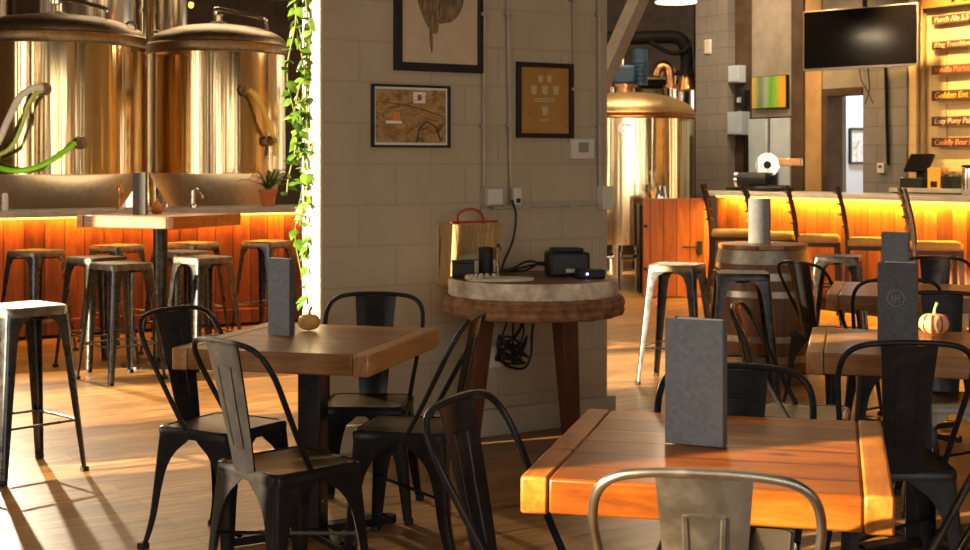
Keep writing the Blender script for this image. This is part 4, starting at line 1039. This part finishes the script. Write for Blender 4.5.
for (tx, ya, yb, wm, lm), nm in zip(SG, NOM):
    x, y, z1 = rw(934, ya); _, _, z0 = rw(934, yb); H = z1-z0; W = 1.15
    t = thing('beer_sign', f'{nm} hanging wooden beer sign on the glowing wall, lettered {tx}', 'sign', (x, y, z0), A2, 'beer signs on the wall')
    MB().box((W/2, -.03, H/2), (W, .022, H)).build('board', wm, t, bevel=.003)
    me = text_mesh(tx, H*.88); me.materials.append(lm); o = bpy.data.objects.new('lettering', me); COL.objects.link(o); o.parent = t
    o.location = (.04, -.043, H*.48); o.rotation_euler = (PI/2, 0, 0)
    for k in (.18, .95): MB().cyl((k, -.02, H), (k, -.02, H+(.13 if nm != 'topmost' else .035)), .004, seg=6).build('chain', M['plastic'], t)
    MB().box((.18, -.01, H*.5), (.02, .02, .02)).build('hook', M['plastic'], t)
x, y, z0 = rw(926, 9)
t = thing('tap_sign', 'orange header sign with black letters above the beer signs', 'sign', (x, y, z0), A2)
MB().box((.75, -.03, .16), (1.5, .03, .32)).build('board', mat('orange_sign', (.75, .22, .03), .6), t)
MB().box((.75, -.03, -.012), (1.5, .045, .024)).build('rail', M['blackwood'], t)
me = text_mesh('TAP', .42); me.materials.append(M['plastic']); o = bpy.data.objects.new('lettering', me); COL.objects.link(o); o.parent = t
o.location = (.25, -.047, .155); o.rotation_euler = (PI/2, 0, 0)
# back counter, register and small things
BK = RBAR.off(1.12, N2); t0 = BK.t(893); b0_ = BK.at(t0)
t = thing('back_counter', 'low back counter under the beer signs behind the right bar', 'counter', (*b0_, 0), A2)
MB().box((1.6, .2, .56), (3.2, .42, 1.12)).build('cabinet', M['blackwood'], t)
MB().box((1.6, .2, 1.14), (3.25, .46, .04)).build('countertop', M['counter'], t)
def onback(px, o=.2): x, y = BK.off(o, N2).px(px); return (x, y, 1.16)
t = thing('cash_register', 'black touchscreen register below the beer signs on the back counter', 'register', onback(921, .2), A2-.2)
MB().box((0, 0, .05), (.34, .26, .1)).build('drawer', M['plastic'], t, bevel=.006)
MB().box((.0, .03, .13), (.1, .1, .1)).build('stand', M['plastic'], t)
MB().box((.0, -.02, .25), (.36, .03, .2), rx=-.5).build('screen', M['screen'], t, bevel=.006)
MB().box((-.2, -.05, .06), (.06, .08, .1)).build('card_reader', M['chrome'], t, bevel=.006)
t = thing('cup_box', 'small orange box right of the black register', 'box', onback(938, .15), A2)
MB().box((0, 0, .1), (.16, .12, .2)).build('body', mat('orange_card', (.75, .33, .05), .7), t, bevel=.004)
MB().box((0, -.062, .04), (.08, .004, .06)).build('label_plate', M['blackwood'], t)
for k, px_ in enumerate((946, 951.5, 957)):
    t = thing('dark_jar', ['dark jar right beside the orange box on the back counter', 'middle dark jar of three on the back counter', 'dark jar nearest the silver cylinder on the back counter'][k], 'jar', onback(px_, .1), 0, 'dark jars on the back counter')
    MB().lathe([(.01, 0), (.045, 0), (.05, .02), (.05, .12), (.035, .14), (.01, .14)], seg=18).build('body', M['plastic'], t)
    MB().lathe([(.01, .14), (.04, .14), (.04, .165), (.01, .165)], seg=18).build('lid', M['copper'], t)
x, y = RBAR.off(.28, N2).px(968)
t = thing('drink_shaker', 'silver cylinder on the right bar at the right edge of the photo', 'canister', (x, y, 1.12))
MB().lathe([(.01, 0), (.05, 0), (.053, .02), (.053, .24), (.01, .25)], seg=24).build('body', M['chrome'], t)
MB().lathe([(.01, .25), (.056, .25), (.056, .27), (.01, .275)], seg=24).build('lid', M['plastic'], t)

# ------------------------------------------------------------------ lights
def area(name, loc, to, sx, sy, power, col, spread=PI):
    l = bpy.data.lights.new(name, 'AREA'); l.shape = 'RECTANGLE'; l.size = sx; l.size_y = sy; l.energy = power; l.color = col; l.spread = spread
    o = bpy.data.objects.new(name, l); COL.objects.link(o); o.location = loc
    d = Vector(to)-Vector(loc); o.rotation_euler = d.to_track_quat('-Z', 'Y').to_euler(); return o
def spot(name, loc, to, power, col, ang=60, r=.06, blend=.5):
    l = bpy.data.lights.new(name, 'SPOT'); l.energy = power; l.color = col; l.spot_size = math.radians(ang); l.spot_blend = blend; l.shadow_soft_size = r
    o = bpy.data.objects.new(name, l); COL.objects.link(o); o.location = loc
    d = Vector(to)-Vector(loc); o.rotation_euler = d.to_track_quat('-Z', 'Y').to_euler(); return o
l = bpy.data.lights.new('low_sun', 'SUN'); l.energy = 21; l.color = (1, .74, .42); l.angle = math.radians(.6)
o = bpy.data.objects.new('low_sun', l); COL.objects.link(o)
el = math.radians(14); sd = Vector((-.92*math.cos(el), -.39*math.cos(el), math.sin(el))); o.rotation_euler = sd.to_track_quat('Z', 'Y').to_euler()
WARM = (1, .72, .42)
# daylight through the left windows and the windows behind the camera
def wpt(s, z): x, y = WM.at(s); return (x-.15*D1[0], y-.15*D1[1], z)
for a, b in zip(WIN_L, WIN_L[1:]):
    s0, s1 = a[1], b[0]; c_ = (s0+s1)/2; p_ = wpt(c_, 1.8)
    area('window_daylight', p_, (p_[0]+D1[0], p_[1]+D1[1], 1.7), s1-s0, 2.4, 16*(s1-s0), (1, .84, .62))
for a, b in zip(WIN_F, WIN_F[1:]):
    s0, s1 = a[1], b[0]; c_ = (s0+s1)/2
    area('window_daylight', (c_, -3.05, 1.9), (c_, 0, 1.8), s1-s0, 2.6, 28*(s1-s0), (1, .94, .84))
# added fill spots, then the ceiling lamps
spot('tank_bounce_fill', (-4.35, 11.35, 2.75), (-1.9, 6.0, 0), 1000, (1, .86, .62), 50, .05, .6)  # added spot standing in for sun reflected off the left tank
spot('aisle_fill', (1.5, 11.6, 4.2), (1.0, 9.5, 0), 700, (1, .8, .5), 24, .06, .7)  # added spot, brightens the sun patch on the aisle floor
area('ceiling_lamp', (-2, 9.0, 4.3), (-2, 9.0, 0), 2.5, 2.5, 35, WARM)
area('ceiling_lamp', (1.8, 10.5, 4.3), (1.8, 10.5, 0), 2.5, 2.5, 45, WARM)
area('ceiling_lamp', (.5, 4.0, 4.3), (.5, 4.0, 0), 2.5, 2.5, 14, WARM)
area('ceiling_lamp', (1.6, 15.5, 4.3), (1.6, 15.8, 0), 1.5, 1.5, 60, WARM)
area('ceiling_lamp', (-3, 15.6, 4.3), (-3, 15.6, 0), 3, 1.5, 90, (1, .78, .5))
# amber strips under the two bar tops
L_, bb = Lb, b0
mid = (bb[0]+D1[0]*L_/2-N1[0]*.03, bb[1]+D1[1]*L_/2-N1[1]*.03, .955)
x_, y_ = LBAR.off(.75, N1).at(.6); area('cone_fill', (x_, y_, 1.0), (x_+N1[0]*.6, y_+N1[1]*.6, 1.45), 4.5, .1, 5, (1, .76, .48)).rotation_euler = (math.radians(128), 0, A1)  # added fill with no fixture, brightens the tank cones behind the bar
area('bar_strip', mid, (mid[0]+N1[0]*.25, mid[1]+N1[1]*.25, 0), L_-.1, .03, 26, (1, .36, .03)).rotation_euler = (math.radians(12), 0, A1)
mid = (*RBAR.off(-.035, N2).at(3.2), 1.05)
area('bar_strip', mid, (mid[0], mid[1], 0), 6.3, .03, 170, (1, .5, .04)).rotation_euler = (math.radians(14), 0, A2)
# wash light on the sign wall, light in the hall
for tt in (.35, 1.7, 3.0):
    x, y = RWALL.off(-1.0, N2).at(tt+.1); tx_, ty_ = RWALL.at(tt+.1)
    spot('sign_spot', (x, y, 3.6), (tx_, ty_, 1.9), 420 if tt > 1 else 110, (1, .62, .22), 80, .05, .8)
x, y = HALL.px(850); area('hall_lamp', (x+.2, y-.9, 3.3), (x, y, 1.2), .6, .6, 60, (.85, .93, 1))
x, y = RWALL.off(-1.2, N2).px(760); spot('wall_spot', (x, y, 3.9), (*RWALL.px(765), 2.0), 120, (1, .72, .42), 70, .05, .8)
area('pendant_glow', ((676-CX)*Yp/F, Yp, zp-.02), ((676-CX)*Yp/F, Yp, 0), .35, .35, 40, (1, .75, .48))
spot('brew_spot', (3.0, 14.9, 4.1), (2.6, 18.8, 2.4), 80, (1, .78, .55), 75, .05, .8)
w = bpy.data.worlds.new('sky'); sc.world = w; w.use_nodes = True
bg = w.node_tree.nodes['Background']; bg.inputs[0].default_value = (1, .9, .74, 1); bg.inputs[1].default_value = 2.6

# ------------------------------------------------------------------ camera
cam = bpy.data.cameras.new('camera'); cam.sensor_width = 36; cam.lens = 36*F/970; cam.shift_y = -(275-HY)/970; cam.clip_end = 100
cam.dof.use_dof = True; cam.dof.focus_distance = 4.2; cam.dof.aperture_fstop = 9
co = bpy.data.objects.new('camera', cam); COL.objects.link(co); co.location = (0, 0, EYE); co.rotation_euler = (PI/2, 0, 0)
sc.camera = co
sc.view_settings.view_transform = 'Standard'; sc.view_settings.look = 'None'; sc.view_settings.gamma = 1; sc.view_settings.use_curve_mapping = False
sc.view_settings.exposure = 0.42
sc.cycles.use_denoising = True
sc.cycles.sample_clamp_indirect = 6; sc.cycles.max_bounces = 8; sc.cycles.caustics_reflective = False; sc.cycles.caustics_refractive = False
